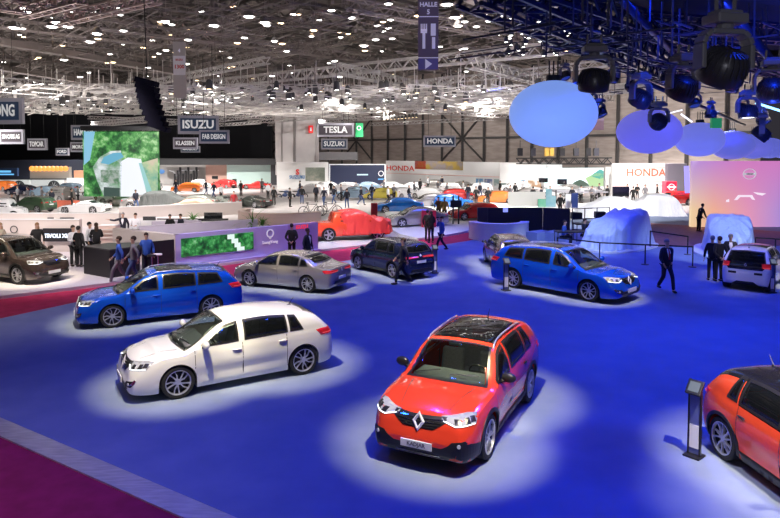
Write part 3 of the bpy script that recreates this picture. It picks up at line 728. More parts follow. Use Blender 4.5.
# ---------------------------------------------------------------- floors
E1 = V((.7356, .6774, 0)); E2 = V((-.6774, .7356, 0))
def struct(o, kind='structure'): o['kind'] = kind; return o
def xsect(p, p2, q, q2):
    d, e = p2-p, q2-q; t = ((q.x-p.x)*e.y-(q.y-p.y)*e.x)/(d.x*e.y-d.y*e.x); return p+d*t
def slab(name, pts, z0, z1, m):
    mb = MB(); mb.prism([(p[0], p[1]) for p in pts], z0, z1); return mb.build(name, m)
CARPET = noisy('blue_lit_carpet', (.175,.225,.36), (.26,.31,.45), 1.2, .82, detail=9, contrast=(.2,.85), coords='Object')  # grey carpet with part of the blue light mixed into its colour
AISLE = noisy('magenta_carpet', (.36,.008,.055), (.46,.012,.08), 3, .9, detail=8)
HALLF = noisy('pale_floor', (.48,.44,.44), (.60,.56,.56), .6, .35)
struct(slab('floor', [(-150,-4), (110,-4), (110,170), (-150,170)], -.3, 0, HALLF))
K0, K1, K2, K3 = G(0,419), G(232,518), G(0,440), G(175,518)
P0, P1 = G(0,319), G(474,240)
I0 = xsect(P0, P1, K0, K1); KE = K0+(K1-K0)*3.0; KE2 = K2+(K3-K2)*3.0; I2 = K2-(K1-K0).normalized()*((K0-I0).length)
struct(slab('floor_aisle_carpet', [G(-60,306), G(0,298), G(120,283), G(176,271), G(318,252), G(367,246), G(388,240), G(418,240), G(474,231), G(530,222), (12,20), (5,-3), (-35,-3), (-35,20)], 0, .006, AISLE))
rc = [I0, P0, G(88,300), G(340,262), P1, G(540,229), G(600,212), V((45,48,0)), V((45,-3,0)), V((KE.x+3,-3,0)), KE]
struct(slab('floor_display_carpet', rc, .006, .014, CARPET))
STRIP = noisy('brushed_strip', (.62,.6,.62), (.8,.78,.8), 3, .38, stretch=(1,6,1), metal=.75)
struct(slab('trim_1', [I0, KE, KE2, I2], .0, .035, STRIP))
struct(slab('floor_stage', [G(655,247), G(640,236), G(627,222), G(690,226), G(780,232), G(900,236), G(1000,262), G(800,246)], .014, .03, noisy('stage_carpet', (.24,.09,.10), (.32,.13,.14), 4, .7)))
PLATF = mat('lilac_platform', (.66,.62,.68), .3); CREAM = mat('cream_wall', (.74,.66,.62), .6); CREAM2 = mat('warm_wall', (.72,.56,.50), .6)
WHITEW = mat('white_wall', (.82,.82,.82), .5); BLKW = mat('black_wall', (.012,.011,.016), .55)
def plat(name, pts, h, m, label, cat='platform'):
    o = slab(name, pts, 0.001, h, m); tag(o, label, cat); return o
fr = [G(-60,305,.12), G(0,296,.12), G(120,281.5,.12), G(176,269.5,.12), G(318,250.5,.12)]
plat('display_platform', fr+[fr[-1]+E2*9, V((-18,52,0)), V((-42,40,0))], .12, PLATF, 'pale lilac raised platform under the dark brown crossover and the black counter')
t0 = [G(319,250,.10), G(365,244.5,.10), G(384,238,.10), G(390,227,.10)]
plat('display_platform', t0+[G(380,222,.1), G(318,224,.1)], .10, mat('grey_platform', (.5,.5,.52), .4), 'grey platform carrying the red draped pickup')
cvp = [G(392,229,.12), G(400,234,.12), G(418,238,.12), G(445,235,.12), G(474,229.5,.12), G(530,219,.12), G(540,205,.12), G(440,200,.12), G(385,212,.12)]
plat('display_platform', cvp, .12, WHITEW, 'white platform with red front edge under the silver sedan and red hatchback')

# ---------------------------------------------------------------- show cars
def place(root, pf, pr, S, sg, z=0.014):
    F, Q = G(*pf, z), G(*pr, z); d = (F-Q).normalized(); n = V((-d.y, d.x, 0))*sg
    m = (F+Q)/2-n*(S['wid'][5][1]-.06); root.location = (m.x, m.y, z); root.rotation_euler = (0, 0, atan2(d.y, d.x)); k = min(max((F-Q).length/S['wb'], .88), 1.14); root.scale = (k, k, k); return root
RED = paint('orange_red_paint', (.85,.06,.025), .1); WHT = paint('white_paint', (.82,.82,.84)); BLU = paint('bright_blue_paint', (.004,.085,.72), .3); GRY = paint('grey_paint', (.42,.40,.42), .55)
DNV = paint('dark_blue_paint', (.012,.02,.07), .4); DGR = paint('mauve_grey_paint', (.13,.11,.14), .5); BRN = paint('dark_brown_paint', (.075,.055,.05), .5); BLKP = paint('black_paint', (.015,.015,.018), .2); ORG = paint('orange_paint', (.90,.085,.03), .1)
S = kadjar(); c = build_car('crossover_car', 'shiny red crossover with black panoramic roof and white front number plate', S, RED); place(c, (487,458), (528,401), S, 1)
S = megane(); c = build_car('hatchback_car', 'glossy white five-door hatchback parked beside the red crossover', S, WHT); place(c, (178,398), (303,374), S, 1)
S = estate(); c = build_car('estate_car', 'bright blue estate car parked right behind the white hatchback', S, BLU); place(c, (112.8,327.5), (211,316.5), S, 1)
c2 = copy_tree(c); tag(c2, 'bright blue estate car facing right, in front of the walking man in dark suit', 'car'); place(c2, (590,301), (514.5,287.4), S, -1)
S = sedan(); c = build_car('sedan_car', 'metallic grey four-door saloon seen from its tail, beside the purple-lit wall', S, GRY); place(c, (248.5,286.5), (306.5,293), S, 1)
S = koleos(); c = build_car('crossover_car', 'dark blue sport utility car behind the man walking in dark clothes', S, DNV); place(c, (357.5,270), (389,278), S, 1)
c2 = copy_tree(c, None, {'dark_blue_paint': DGR}); tag(c2, 'mauve grey crossover with lit red tail lights by the white curved counter', 'car')
S2 = S; place(c2, (483,262), (492.5,271.5), S2, 1)
S = captur(); S['front'] = lambda r, s, h, p: front_ren(r, s, h, p, suv=True); c = build_car('crossover_car', 'orange red small crossover with black roof, tail by the tall info stand', S, ORG, roofmat=BLKP)
w = G(722,459.6); hd = R(-84); n = V((sin(hd), -cos(hd), 0)); f_ = V((cos(hd), sin(hd), 0)); m = w-n*(.83)+f_*(S['wb']/2); c.location = (m.x, m.y, .014); c.rotation_euler = (0,0,hd)
def place_axle(root, pl, pr, S, front, z=.014):
    L_, Q = G(*pl, z), G(*pr, z); d = (L_-Q).normalized(); f = V((d.y, -d.x, 0)); m = (L_+Q)/2+f*(-S['wb']/2 if front else S['wb']/2)
    root.location = (m.x, m.y, z); root.rotation_euler = (0,0,atan2(f.y, f.x)); return root
def rear_tw(root, sh, hi, PM):
    m2 = MB(); sh.patch(m2, 'rear', [(-.55, .78), (.55, .78), (.66, .92), (.62, 1.06), (-.62, 1.06), (-.66, .92)], .005, .07); m2.build('tailgate_glass', GLASSOP, root, smooth=True)
    for y in (-.42, .42):
        m2 = MB(); sh.patch(m2, 'rear', [(y-.13, .62), (y+.13, .62), (y+.13, .70), (y-.13, .70)], .006, .07); m2.build('bumper_vent', BLACK, root)
    rear_gen(root, sh, hi, PM, low=False)
    h = sh.hit('rear', 0, .95); m2 = MB(); lozenge(m2, RE(h[0].x-.012, 0, .95, R(10)), .075); m2.build('emblem', CHROME, root)
S = twingo(); S['rear'] = rear_tw; c = build_car('city_car', 'small white city car with black glass tailgate, cut by the right picture edge', S, WHT); place_axle(c, (727,286.5), (768,291.5), S, False)
S = koleos(); S['ring'] = True; c = build_car('crossover_car', 'dark brown crossover with bright headlights on the pale lilac platform', S, BRN); c.location = G(15,277.5,.12); c.rotation_euler = (0,0,R(-24)); c.scale = (.97,)*3

# ---------------------------------------------------------------- distant cars (one low detail body per type, repainted)
LOW = {}
def low_car(kind):
    if kind not in LOW:
        S = dict(hatch=megane, suv=kadjar, sedan=sedan, rover=off_roader, coupe=coupe)[kind](); S['sunroof'] = None
        r = build_car({'hatch':'hatchback_car','suv':'crossover_car','sedan':'sedan_car','rover':'off_road_car','coupe':'coupe_car'}[kind], 'x', S, WHT, hi=False); LOW[kind] = [r, False, S]
    return LOW[kind]
PC = dict(white=WHT, red=paint('red_far', (.7,.03,.03)), orange=paint('orange_far', (.85,.2,.03)), blue=paint('blue_far', (.01,.16,.65)), navy=DNV, silver=paint('silver_far', (.45,.43,.42), .6), grey=GRY, dark=paint('charcoal', (.05,.055,.05), .3), green=paint('green_far', (.05,.09,.05)), yellow=paint('yellow_far', (.7,.6,.1)), sky=paint('light_blue', (.35,.5,.65), .3), sage=paint('sage_grey', (.3,.32,.29), .3))
far = [
 ('sedan', 416, 225.5, 196, 'silver', 'silver saloon on white platform behind the red upright frame', .12),
 ('hatch', 474, 219, 200, 'red', 'bright red hatchback at the end of the black booth wall', .12),
 ('hatch', 496, 203, 183, 'orange', 'bright orange hatchback on a white stand above the black booth', 0),
 ('hatch', 452, 207.5, 8, 'blue', 'vivid blue hatchback facing right behind the red hatchback', 0),
 ('sedan', 398, 212, 190, 'blue', 'deep blue car directly behind the silver saloon bonnet', 0),
 ('sedan', 430, 207, 188, 'grey', 'grey saloon behind the silver saloon roof', 0),
 ('hatch', 459, 200, 5, 'red', 'small red car behind the vivid blue hatchback', 0),
 ('sedan', 428, 198.5, 150, 'white', 'white saloon in the row left of the vivid blue hatchback', 0),
 ('suv', 445, 194, 180, 'white', 'white car below the long white wall, farther than the small red car', 0),
 ('hatch', 405, 198, 40, 'white', 'white hatchback beside the yellow car', 0),
 ('hatch', 380, 199, 188, 'yellow', 'yellow car in front of the dark blue screen wall', 0),
 ('suv', 352, 199, 175, 'sky', 'pale blue car left of the yellow car', 0),
 ('sedan', 366, 191, 180, 'sky', 'pale car topped by blue light, right under the dark blue screen wall', 0),
 ('hatch', 433, 188.5, 170, 'silver', 'far silver car under the small picture panels', 0),
 ('rover', 3, 219, 8, 'white', 'white boxy off-road car at the left picture edge', 0),
 ('suv', 33, 212, 165, 'green', 'dark green car in front of the orange red partition', 0),
 ('coupe', 84, 213, 176, 'white', 'white sports coupe right of the dark green car', 0),
 ('rover', 60, 202, 150, 'silver', 'silver boxy car behind the white sports coupe', 0),
 ('sedan', 22, 195, 162, 'navy', 'dark blue saloon below the leftmost wheel billboard', 0),
 ('sedan', 46, 196.5, 158, 'sky', 'pale blue saloon below the second wheel billboard', 0),
 ('suv', 68, 194, 155, 'sky', 'pale blue crossover left of the giant screen', 0),
 ('suv', 4, 191, 150, 'orange', 'orange car at the left picture edge below the wheel billboard', 0),
 ('sedan', 146, 208, 10, 'silver', 'silver saloon by the lower right corner of the giant screen', 0),
 ('sedan', 197, 208, 172, 'sage', 'sage grey saloon beside the dome of white and orange cloth', 0),
 ('coupe', 222, 207, 142, 'sage', 'sage grey coupe right of the sage grey saloon', 0),
 ('coupe', 251, 207, 148, 'dark', 'charcoal coupe left of the curved cream wall', 0),
 ('hatch', 224, 188, 150, 'red', 'small red car in front of the salmon wall panel', 0),
 ('coupe', 256, 189, 180, 'red', 'red sports car in front of the pale cyan wall', 0),
 ('hatch', 187, 192, 180, 'orange', 'orange car left of the white dome', 0),
 ('suv', 673, 205, 190, 'red', 'red crossover under the red cube sign', 0),
 ('hatch', 524, 200, 178, 'silver', 'silver car behind the left half of the black booth', 0),
 ('suv', 585, 199, 182, 'silver', 'silver car on the stand under the canopy roof', 0),
 ('hatch', 603, 197, 176, 'white', 'white car right of the canopy stand silver car', 0),
 ('suv', 514, 192, 178, 'white', 'white car in front of the blue picture panel', 0)]
for kind, px, py, yaw, colr, lab, z in far:
    L_ = low_car(kind); mm = {'white_paint': PC[colr]}
    if not L_[1] and colr == 'white': r = L_[0]; L_[1] = True
    else: r = copy_tree(L_[0], None, mm if colr != 'white' else None)
    p = G(px, py, z); r.location = p; r.rotation_euler = (0, 0, R(yaw)); r.scale = (.86,.86,.86); tag(r, lab, 'car')

# ---------------------------------------------------------------- cars under cloth
def cover(name, label, L_, W, H, m, loc, yaw, seed=0, pl=.05, prof=None, nz=26, flare=.12, fold=.07):
    rnd = random.Random(seed); ph = [rnd.random()*7 for _ in range(6)]; n = 180; vs = []; fs = []
    prof = prof or pchip([(-1,.66), (-.85,.82), (-.6,.96), (-.2,1), (.15,.96), (.4,.72), (.62,.62), (.85,.52), (1,.42)])
    for j in range(nz+1):
        v = j/nz
        for i in range(n):
            a = 2*pi*i/n; ex = .62; cx = abs(cos(a))**ex*(1 if cos(a) > 0 else -1); cy = abs(sin(a))**ex*(1 if sin(a) > 0 else -1)
            wv = sin(a*17+ph[0])+.7*sin(a*29+ph[1])+.5*sin(a*43+ph[2])+.6*sin(a*7+ph[3])
            if v <= .55:                      # skirt
                t = v/.55; s = 1+flare*(1-t)**2; r = s+pl*(wv*(1-t)**.7+.55*abs(sin(a*11+ph[4]))**2*(1-.4*t))*.5; X, Y = cx*r, cy*r; zz = prof(cx)*H*.80*t*(1+.02*wv)
            else:
                t = (v-.55)/.45; s = cos(t*pi/2)**.8 if t < 1 else 0; X, Y = cx*s, cy*s; zf = fold*abs(sin(a*4.5+ph[5]+t*1.5))**3*sin(pi*min(1, t*1.15+.12))+fold*.6*abs(sin(a*7.5+ph[0]))**4*(1-t)
                zz = prof(X)*H*(.80+.20*sin(t*pi/2))+.014*sin(X*9+ph[4]+Y*5)+zf
            vs.append((X*L_/2, Y*W/2, max(zz, .015)))
    for j in range(nz):
        for i in range(n): fs.append((j*n+i, j*n+(i+1) % n, (j+1)*n+(i+1) % n, (j+1)*n+i))
    mb = MB(); mb.add(vs, fs); o = mb.build(name, m, None, smooth=True); o.location = loc; o.rotation_euler = (0,0,yaw); tag(o, label, 'covered car'); return o
def folded(m):
    nt = m.node_tree; N = nt.nodes; L = nt.links; tc = N.new('ShaderNodeTexCoord'); mp = N.new('ShaderNodeMapping'); mp.inputs['Scale'].default_value = (1, 1, .28); mp.inputs['Rotation'].default_value = (.25, .2, .5)
    no = N.new('ShaderNodeTexNoise'); no.inputs['Scale'].default_value = 3.2; no.inputs['Detail'].default_value = 3; no.inputs['Distortion'].default_value = .8; bp = N.new('ShaderNodeBump'); bp.inputs['Strength'].default_value = 1.; bp.inputs['Distance'].default_value = .13
    L.new(tc.outputs['Object'], mp.inputs[0]); L.new(mp.outputs[0], no.inputs[0]); L.new(no.outputs[0], bp.inputs['Height']); L.new(bp.outputs[0], N['Principled BSDF'].inputs['Normal']); return m
CLOTHB = mat('pale_blue_cloth', (.55,.64,.85), .4, spec=.6); CLOTHW = mat('white_cloth', (.85,.86,.9), .7); CLOTHG = mat('grey_cloth_cover', (.13,.14,.14), .8); CLOTHR = mat('red_cloth', (.85,.07,.06), .35, spec=.6)
tall = pchip([(-1,.90), (-.8,1.0), (-.5,.99), (-.1,.90), (.3,.74), (.7,.58), (1,.46)])
boxy = pchip([(-1,.86), (-.8,.97), (-.4,1), (.2,1.0), (.5,.84), (.8,.62), (1,.5)])
def disc(name, c, a, b, yaw, h, m, label, z=.014):
    mb = MB(); mb.prism([(a*abs(cos(t))**.7*(1 if cos(t) > 0 else -1), b*abs(sin(t))**.7*(1 if sin(t) > 0 else -1)) for t in [2*pi*i/40 for i in range(40)]], z, h); o = mb.build(name, m); o.location = (c.x, c.y, 0); o.rotation_euler = (0,0,yaw); tag(o, label, 'platform'); return o
ca = G(617,247); cb = G(728,252)
disc('car_platform', ca, 2.7, 1.6, R(222), .10, WHITEW, 'low white base under the left pale blue covered car')
cover('covered_car', 'pale blue satin cloth draped over a car left of the walking suited man', 4.5, 2.0, 1.85, CLOTHB, (ca.x, ca.y, .10), R(222), 3, prof=tall, pl=.12, fold=.16)
disc('car_platform', cb, 2.6, 1.6, R(65), .10, WHITEW, 'low white base under the covered car behind the three men')
cover('covered_car', 'pale blue cloth over a small car behind the three standing men', 4.2, 2.0, 1.75, CLOTHB, (cb.x, cb.y, .10), R(245), 5, prof=boxy, pl=.10, fold=.10)
cover('covered_car', 'white pleated cloth over a car, nearer the pale screen stand canopy', 4.6, 2.1, 1.6, CLOTHW, G(606,217), R(170), 6, pl=.12)
cover('covered_car', 'white pleated cloth over a car in front of the red crossover', 4.4, 2.1, 1.75, CLOTHW, G(650,215), R(165), 7, pl=.12)
cover('covered_car', 'dark grey cloth over a car below the giant screen corner', 4.5, 2.0, 1.6, CLOTHG, G(166,208), R(5), 8, pl=.05)
cover('covered_car', 'dome of white cloth on the stand beside the orange car', 2.6, 2.2, 1.5, CLOTHW, G(201,191), 0, 9, pl=.02)
cover('covered_car', 'white and orange cloth over a low car beside the sage grey saloon', 4.0, 1.9, 1.15, mat('peach_cloth', (.85,.42,.3), .6), G(190,212.5), R(180), 10, pl=.03)
for m_ in (CLOTHB, CLOTHW, CLOTHG, CLOTHR): folded(m_)
# pickup under red cloth
def pickup():
    S = spec(5.2, 1.86, 1.75, 3.05, .92, .39, 'suv', gc=.28, hood=1.12, beltz=1.1)
    x0 = S['x0']; S['top'] = [(x0, .80), (x0+.012, 1.0), (x0+.04, 1.12), (x0+1.5, 1.14), (x0+1.56, 1.5), (x0+1.7, 1.70), (x0+2.4, 1.75), (.45, 1.70), (1.15, 1.15)]+S['top'][-6:]
    S['cuts'] = [(.8, .0, 0, 0), (-.06, -.8, 0, 0)]; S['rg'] = None; S['doors'] = []; S['tl'] = (.6, .88, .85, 1.08); return S
S = pickup(); r = build_car('pickup_truck', 'orange red pickup truck half wrapped in red cloth behind the dark blue car', S, ORG, hi=False)
place(r, (378,239.5), (329.5,241.5), S, -1, .10)
rp = r.location; ry = r.rotation_euler.z
r.scale = (.93,)*3
cv = cover('covered_car', 'loose red satin cloth wrapped over cab and bonnet of the pickup', 3.3, 1.9, 1.28, CLOTHR, rp+V((cos(ry)*.7, sin(ry)*.7, .34)), ry, 12, pl=.05, flare=.02, fold=.12, prof=pchip([(-1,.80), (-.8,1.0), (-.2,1.0), (.05,.93), (.4,.66), (.8,.60), (1,.5)]))

# ---------------------------------------------------------------- people
def at(px, py, z=.014): return G(px, py, z)
W_ = lambda k: pose(k)
people = [
 ('man in dark suit with red tie walking towards the small white car', 'walk', (666,291), 8, NAVY, NAVY, HGR, dict(shirt=SHIRT, tie=RTIE)),
 ('man seen from behind at the left of the group of three by the covered car', 'stand', (711.5,280.5), 170, DARK, DARK, HGR, {}),
 ('man seen from behind with hands clasped, middle of the group of three', 'behind', (718.5,281.5), 185, DARK, DARK, HBR, {}),
 ('man in dark suit facing out behind the small white car', 'stand', (729.5,278), -20, NAVY, DARK, HGR, dict(shirt=SHIRT)),
 ('person in black bending forward in front of the pink screen', 'stoop', (698.5,231.5), 100, DARK, DARK, HBK, {}),
 ('man in dark clothes striding past the dark blue car', 'walk', (403,284), -80, NAVY, DARK, HBR, {}),
 ('man in blue jacket walking, hand to ear, by the red carpet edge', 'phone', (441.5,251), -75, BLUEJ, NAVY, HBR, {}),
 ('woman in black standing by the red upright frame', 'hold', (431,243), 200, DARK, DARK, HBK, dict(long_hair=True)),
 ('second person in black by the red frame, nearer the walking man in blue', 'stand', (427.5,241), 150, DARK, DARK, HBK, {}),
 ('waiter in black waistcoat, white sleeves, behind the brown crossover nose', 'stand', (79.5,267), 160, DARK, DARK, HBK, {}),
 ('waiter in white shirt beside the waiter in black waistcoat', 'hold', (74,266), 60, SHIRT, DARK, HBR, {}),
 ('woman in black with long brown hair standing behind the black counter', 'hold', (97,262), -150, DARK, DARK, HBR, dict(long_hair=True)),
 ('person in white top facing the long haired woman behind the black counter', 'stand', (90.5,261), 90, SHIRT, DARK, HBK, {}),
 ('woman with long fair hair behind the dark brown crossover', 'stand', (38,262), 20, DARK, DARK, HBL, dict(long_hair=True)),
 ('person in beige top at the left picture edge above the brown crossover', 'stand', (1,262), 0, BEIGEC, DARK, HBL, dict(long_hair=True)),
 ('man in dark suit pointing left behind the cream parapet', 'point', (123.5,245), 10, NAVY, NAVY, HGR, dict(shirt=SHIRT)),
 ('man in white shirt behind the cream parapet, right of the pointing man', 'hold', (136,246), 0, SHIRT, GREYC, HBR, {}),
 ('man in blue jacket walking past the black counter', 'walk', (119.5,283.5), -70, BLUEJ, GREYC, HBR, {}),
 ('man in grey shirt and jeans walking behind the man in blue jacket', 'walk', (134,283.5), -60, GREYC, JEANS, HBR, dict(bag=DARK)),
 ('person in blue standing at the dark bar stools by the white wall end', 'stand', (147,276), 30, BLUEJ, NAVY, HBR, {}),
 ('man in black standing in front of the purple-lit wall lettering', 'behind', (292,262), 180, DARK, DARK, HBK, {}),
 ('man in dark suit and white collar looking right by the purple-lit wall', 'stand', (308,269), 60, NAVY, NAVY, HBK, dict(shirt=SHIRT, skinm=SKIN2)),
 ('person in dark blue seated behind the pale blue covered car', 'sit', (616,237), -60, NAVY, NAVY, HBK, dict(sit=True)),
 ('man in blue seated at the control desk, nearest the counter', 'sit', (563,245), 60, BLUEJ, NAVY, HBR, dict(sit=True)),
 ('person in dark top seated at the control desk beside the speaker', 'sit', (583,243), 80, NAVY, DARK, HBR, dict(sit=True)),
 ('man in dark jacket standing behind the black booth wall', 'stand', (560,216), 10, DARK, DARK, HBK, {}),
 ('woman in dark dress right of the man behind the black booth wall', 'hold', (567,217), -20, DARK, DARK, HBR, dict(long_hair=True)),
 ('man in grey suit standing at the right white wall, right one of two', 'stand', (645,202), 0, GREYC, GREYC, HBK, {}),
 ('person in black at the right white wall, left one of two', 'hold', (637,201), 0, DARK, DARK, HBK, {}),
 ('person in black standing beside the orange hatchback', 'stand', (476,205), 20, DARK, DARK, HBK, {}),
 ('visitor in red top standing before the charcoal coupe', 'stand', (234,212), 0, REDT, DARK, HBR, {}),
 ('visitor in yellow top behind the woman in black', 'stand', (444.5,222), 0, mat('ochre', (.5,.33,.1), .8), DARK, HBK, {}),
 ('visitor in brown top left of the visitor in yellow', 'stand', (438.5,221), 0, mat('brown_top', (.2,.09,.05), .8), DARK, HBK, {}),
 ('visitor in dark clothes behind the white boxy off-road car', 'stand', (12.5,216), 0, DARK, DARK, HBK, {}),
 ('visitor in black beside the standing motorcycles', 'stand', (302,204), 0, DARK, JEANS, HBK, {}),
 ('visitor in dark jacket at the far white stand below the photo board', 'stand', (316,202), 40, NAVY, DARK, HBR, {}),
]
for lab, ps, (px, py), rz, top, leg, hair, kw in people:
    z = .014
    if px < 150 and py < 270 and py > 240 and px < 110: z = .12
    o_ = person(lab, pose(ps), at(px, py, z), R(rz), top, leg, hair, **kw)
    if px == 666: o_.scale = (1.07,)*3
    if px in (119.5, 134): o_.scale = (1.03,)*3

VIS = [person('x', pose('stand'), (0,0,0), 0, DARK, DARK, HBK), person('x', pose('walk'), (0,0,0), 0, NAVY, JEANS, HBR), person('x', pose('hold'), (0,0,0), 0, GREYC, DARK, HBR), person('x', pose('stand'), (0,0,0), 0, SHIRT, DARK, HBK)]
VL = ['distant visitor in black among the far stands', 'distant visitor in navy top and jeans walking among the far stands', 'distant visitor in grey top among the far stands', 'distant visitor in white shirt among the far stands']
rv = random.Random(5); vused = [0]*4
spots = [(x, y) for x, y in ((28,206),(96,207),(52,209),(136,210),(108,201),(160,196),(176,194),(206,195),(214,198),(221,201),(241,196),(268,199),(274,205),(290,207),(324,206),(334,204),(341,201),(347,208),(361,205),(372,201),(388,204),(394,201),(409,203),(414,197),(420,193),(438,196),(447,199),(463,196),(468,201),(480,199),(488,206),(510,203),(515,199),(523,195),(533,205),(541,205),(550,204),(572,205),(581,203),(592,204),(599,200),(607,203),(627,201),(633,205),(657,201),(18,204),(42,205),(72,208),(78,204),(150,191),(262,193),(300,196),(331,196),(356,197),(384,194),(428,190),(442,189),(500,196))]
for i, (x, y) in enumerate(spots):
    k = rv.randrange(4); r = VIS[k] if not vused[k] else copy_tree(VIS[k]); vused[k] += 1; r.location = G(x, y); r.rotation_euler = (0,0,rv.random()*6.28); tag(r, VL[k], 'person', VL[k].replace('visitor', 'visitors'))
xc_ = [('hatch','white'),('sedan','silver'),('suv','white'),('sedan','white')]
for i, (x, y, yaw) in enumerate(((112,203,40),(126,206,160),(345,192,150),(392,190,30),(412,191,150),(464,190,30),(478,193,155),(534,197,40),(556,196,150),(570,193,20),(96,196,20),(312,193,150),(330,190,20))):
    kd, cl = xc_[i % 4]; L_ = LOW[kd]; r = copy_tree(L_[0], None, {'white_paint': PC[cl]} if cl != 'white' else None)
    r.location = G(x, y); r.rotation_euler = (0,0,R(yaw)); r.scale = (.8,.8,.8); tag(r, 'small %s %s in the crowded far rows of stands' % (cl, dict(hatch='hatchback', sedan='saloon', suv='crossover')[kd]), 'car', '%s %s cars in the far rows' % (cl, dict(hatch='hatchback', sedan='saloon', suv='crossover')[kd]))

for k, L_ in list(LOW.items()):
    if not L_[1]:
        for ch in list(L_[0].children_recursive): bpy.data.objects.remove(ch)
        bpy.data.objects.remove(L_[0])
# ---------------------------------------------------------------- stands, walls, screens, signs
def wall_seg(name, p, q, h, th, m, z0=0., label=None, cat=None, kind=None, top=None):
    p, q = V((p.x, p.y, 0)), V((q.x, q.y, 0)); d = (q-p).normalized(); n = V((-d.y, d.x, 0)); 
    if n.y < 0: n = -n
    mb = MB(); mb.prism([tuple((p)[:2]), tuple((q)[:2]), tuple((q+n*th)[:2]), tuple((p+n*th)[:2])], z0, z0+h); o = mb.build(name, m)
    if label: tag(o, label, cat)
    if kind: o['kind'] = kind
    if top: t = MB(); t.prism([tuple((p-n*.02)[:2]), tuple((q-n*.02)[:2]), tuple((q+n*(th+.02))[:2]), tuple((p+n*(th+.02))[:2])], z0+h, z0+h+.03); t.build('top_rail', top, o)
    return o
def rotz(p, q): return atan2(q.y-p.y, q.x-p.x)
def frontal(name, x0, y0, x1, y1, d, th, m, label=None, cat=None, parent=None, bevel=0):   # upright board facing the viewer side of the hall
    a, b = A(x0, y1, d), A(x1, y0, d); mb = MB(); mb.box(((a.x+b.x)/2, d+th/2, (a.z+b.z)/2), (b.x-a.x, th, b.z-a.z)); o = mb.build(name, m, parent)
    if label: tag(o, label, cat)
    return o
def emis_noise(name, stops, scale, strength=1., stretch=(1,1,1), detail=6):
    if name in _M: return _M[name]
    m = mat(name, (.01,.01,.01), .4); nt = m.node_tree; N = nt.nodes; L = nt.links; b = N['Principled BSDF']
    tc = N.new('ShaderNodeTexCoord'); mp = N.new('ShaderNodeMapping'); mp.inputs['Scale'].default_value = stretch
    no = N.new('ShaderNodeTexNoise'); no.inputs['Scale'].default_value = scale; no.inputs['Detail'].default_value = detail; no.inputs['Roughness'].default_value = .65
    cr = N.new('ShaderNodeValToRGB')
    while len(cr.color_ramp.elements) < len(stops): cr.color_ramp.elements.new(.5)
    for e, (p, c) in zip(cr.color_ramp.elements, stops): e.position = p; e.color = (*c, 1)
    L.new(tc.outputs['Object'], mp.inputs[0]); L.new(mp.outputs[0], no.inputs[0]); L.new(no.outputs[0], cr.inputs[0]); L.new(cr.outputs[0], b.inputs['Emission Color'])
    b.inputs['Emission Strength'].default_value = strength; return m
LEAFSCR = emis_noise('foliage_screen', [(.34,(.0,.03,.01)),(.45,(.015,.13,.03)),(.55,(.10,.38,.09)),(.66,(.5,.75,.4))], 1.3, 1.0, detail=9)
LEAFSCR2 = emis_noise('foliage_screen_small', [(.35,(.0,.03,.01)),(.47,(.01,.14,.03)),(.58,(.05,.35,.08)),(.72,(.4,.7,.4))], 4, .9)
def scr_poly(parent, d, pts, m, nm='screen_picture', off=.03):
    P = [A(x, y, d) for x, y in pts]; mb = MB(); n = len(P); mb.add([(p.x, d-off, p.z) for p in P]+[(p.x, d-off+.02, p.z) for p in P], [tuple(range(n))[::-1], tuple(range(n, 2*n))]+[(i, (i+1)%n, n+(i+1)%n, n+i) for i in range(n)]); return mb.build(nm, m, parent)
# white wall in purple light, with screen
wa, wb_ = G(176,267.5,.12), G(318,250,.12); wd = (wb_-wa).normalized(); wn = V((wd.y, -wd.x, 0)); wr = rotz(wa, wb_)
LWALL = mat('lavender_lit_wall', (.52,.45,.80), .45)  # white wall; the purple light on it is put into this colour
wl = thing('partition_wall', 'low white wall coloured as if in lavender light, with green waterfall screen and white ring logo behind the grey saloon', 'wall')
wlen = (wb_-wa).length; hw = 1.40
def onwall(u0, u1, z0, z1, th, m, nm, par): # board on the wall front, u along the wall
    mb = MB(); c = wa+wd*((u0+u1)/2)+wn*(th/2+.005); mb.box((c.x, c.y, (z0+z1)/2+.12), (u1-u0, th, z1-z0), rz=wr); return mb.build(nm, m, par)
mb = MB(); c = wa+wd*wlen*.38-wn*.15; mb.box((c.x, c.y, .12+hw/2), (wlen*.76, .3, hw), rz=wr); mb.build('wall_panel', LWALL, wl)
mb = MB(); c = wa+wd*wlen*.88-wn*.15; mb.box((c.x, c.y, .12+hw/2), (wlen*.24, .3, hw), rz=wr); mb.build('wall_panel', mat('mauve_wall', (.42,.32,.62), .5), wl)
mb = MB(); c = wa+wd*wlen*.5+wn*.14; mb.box((c.x, c.y, .16), (wlen*1.0, .26, .07), rz=wr); mb.build('plinth', LWALL, wl)
def u_of(px, py=250):       # where the sight line through px meets the wall
    r = ray(px, py); n_ = V((wd.y, -wd.x)); t = (wa.x*n_.x+wa.y*n_.y)/(r.x*n_.x+r.y*n_.y); p = V((r.x*t, r.y*t, 0)); return (p-V((wa.x, wa.y, 0))).dot(wd)
u0, u1 = u_of(181), u_of(253); s_ = onwall(u0, u1, .42, 1.22, .05, LEAFSCR2, 'screen', wl)
mb = MB(); um = u_of(232); uw = u_of(236)
for (ua, ub, za, zb) in ((um-.25, um+.1, 1.0, 1.21), (um-.05, um+.28, .8, 1.0), (um+.1, um+.4, .6, .8), (um+.22, um+.6, .43, .6)):
    c = wa+wd*((ua+ub)/2)+wn*.06; mb.box((c.x, c.y, (za+zb)/2+.12), (ub-ua, .01, zb-za), rz=wr)
mb.build('waterfall_picture', glow('scr_white', (.8,.95,.9), 1.0), s_)
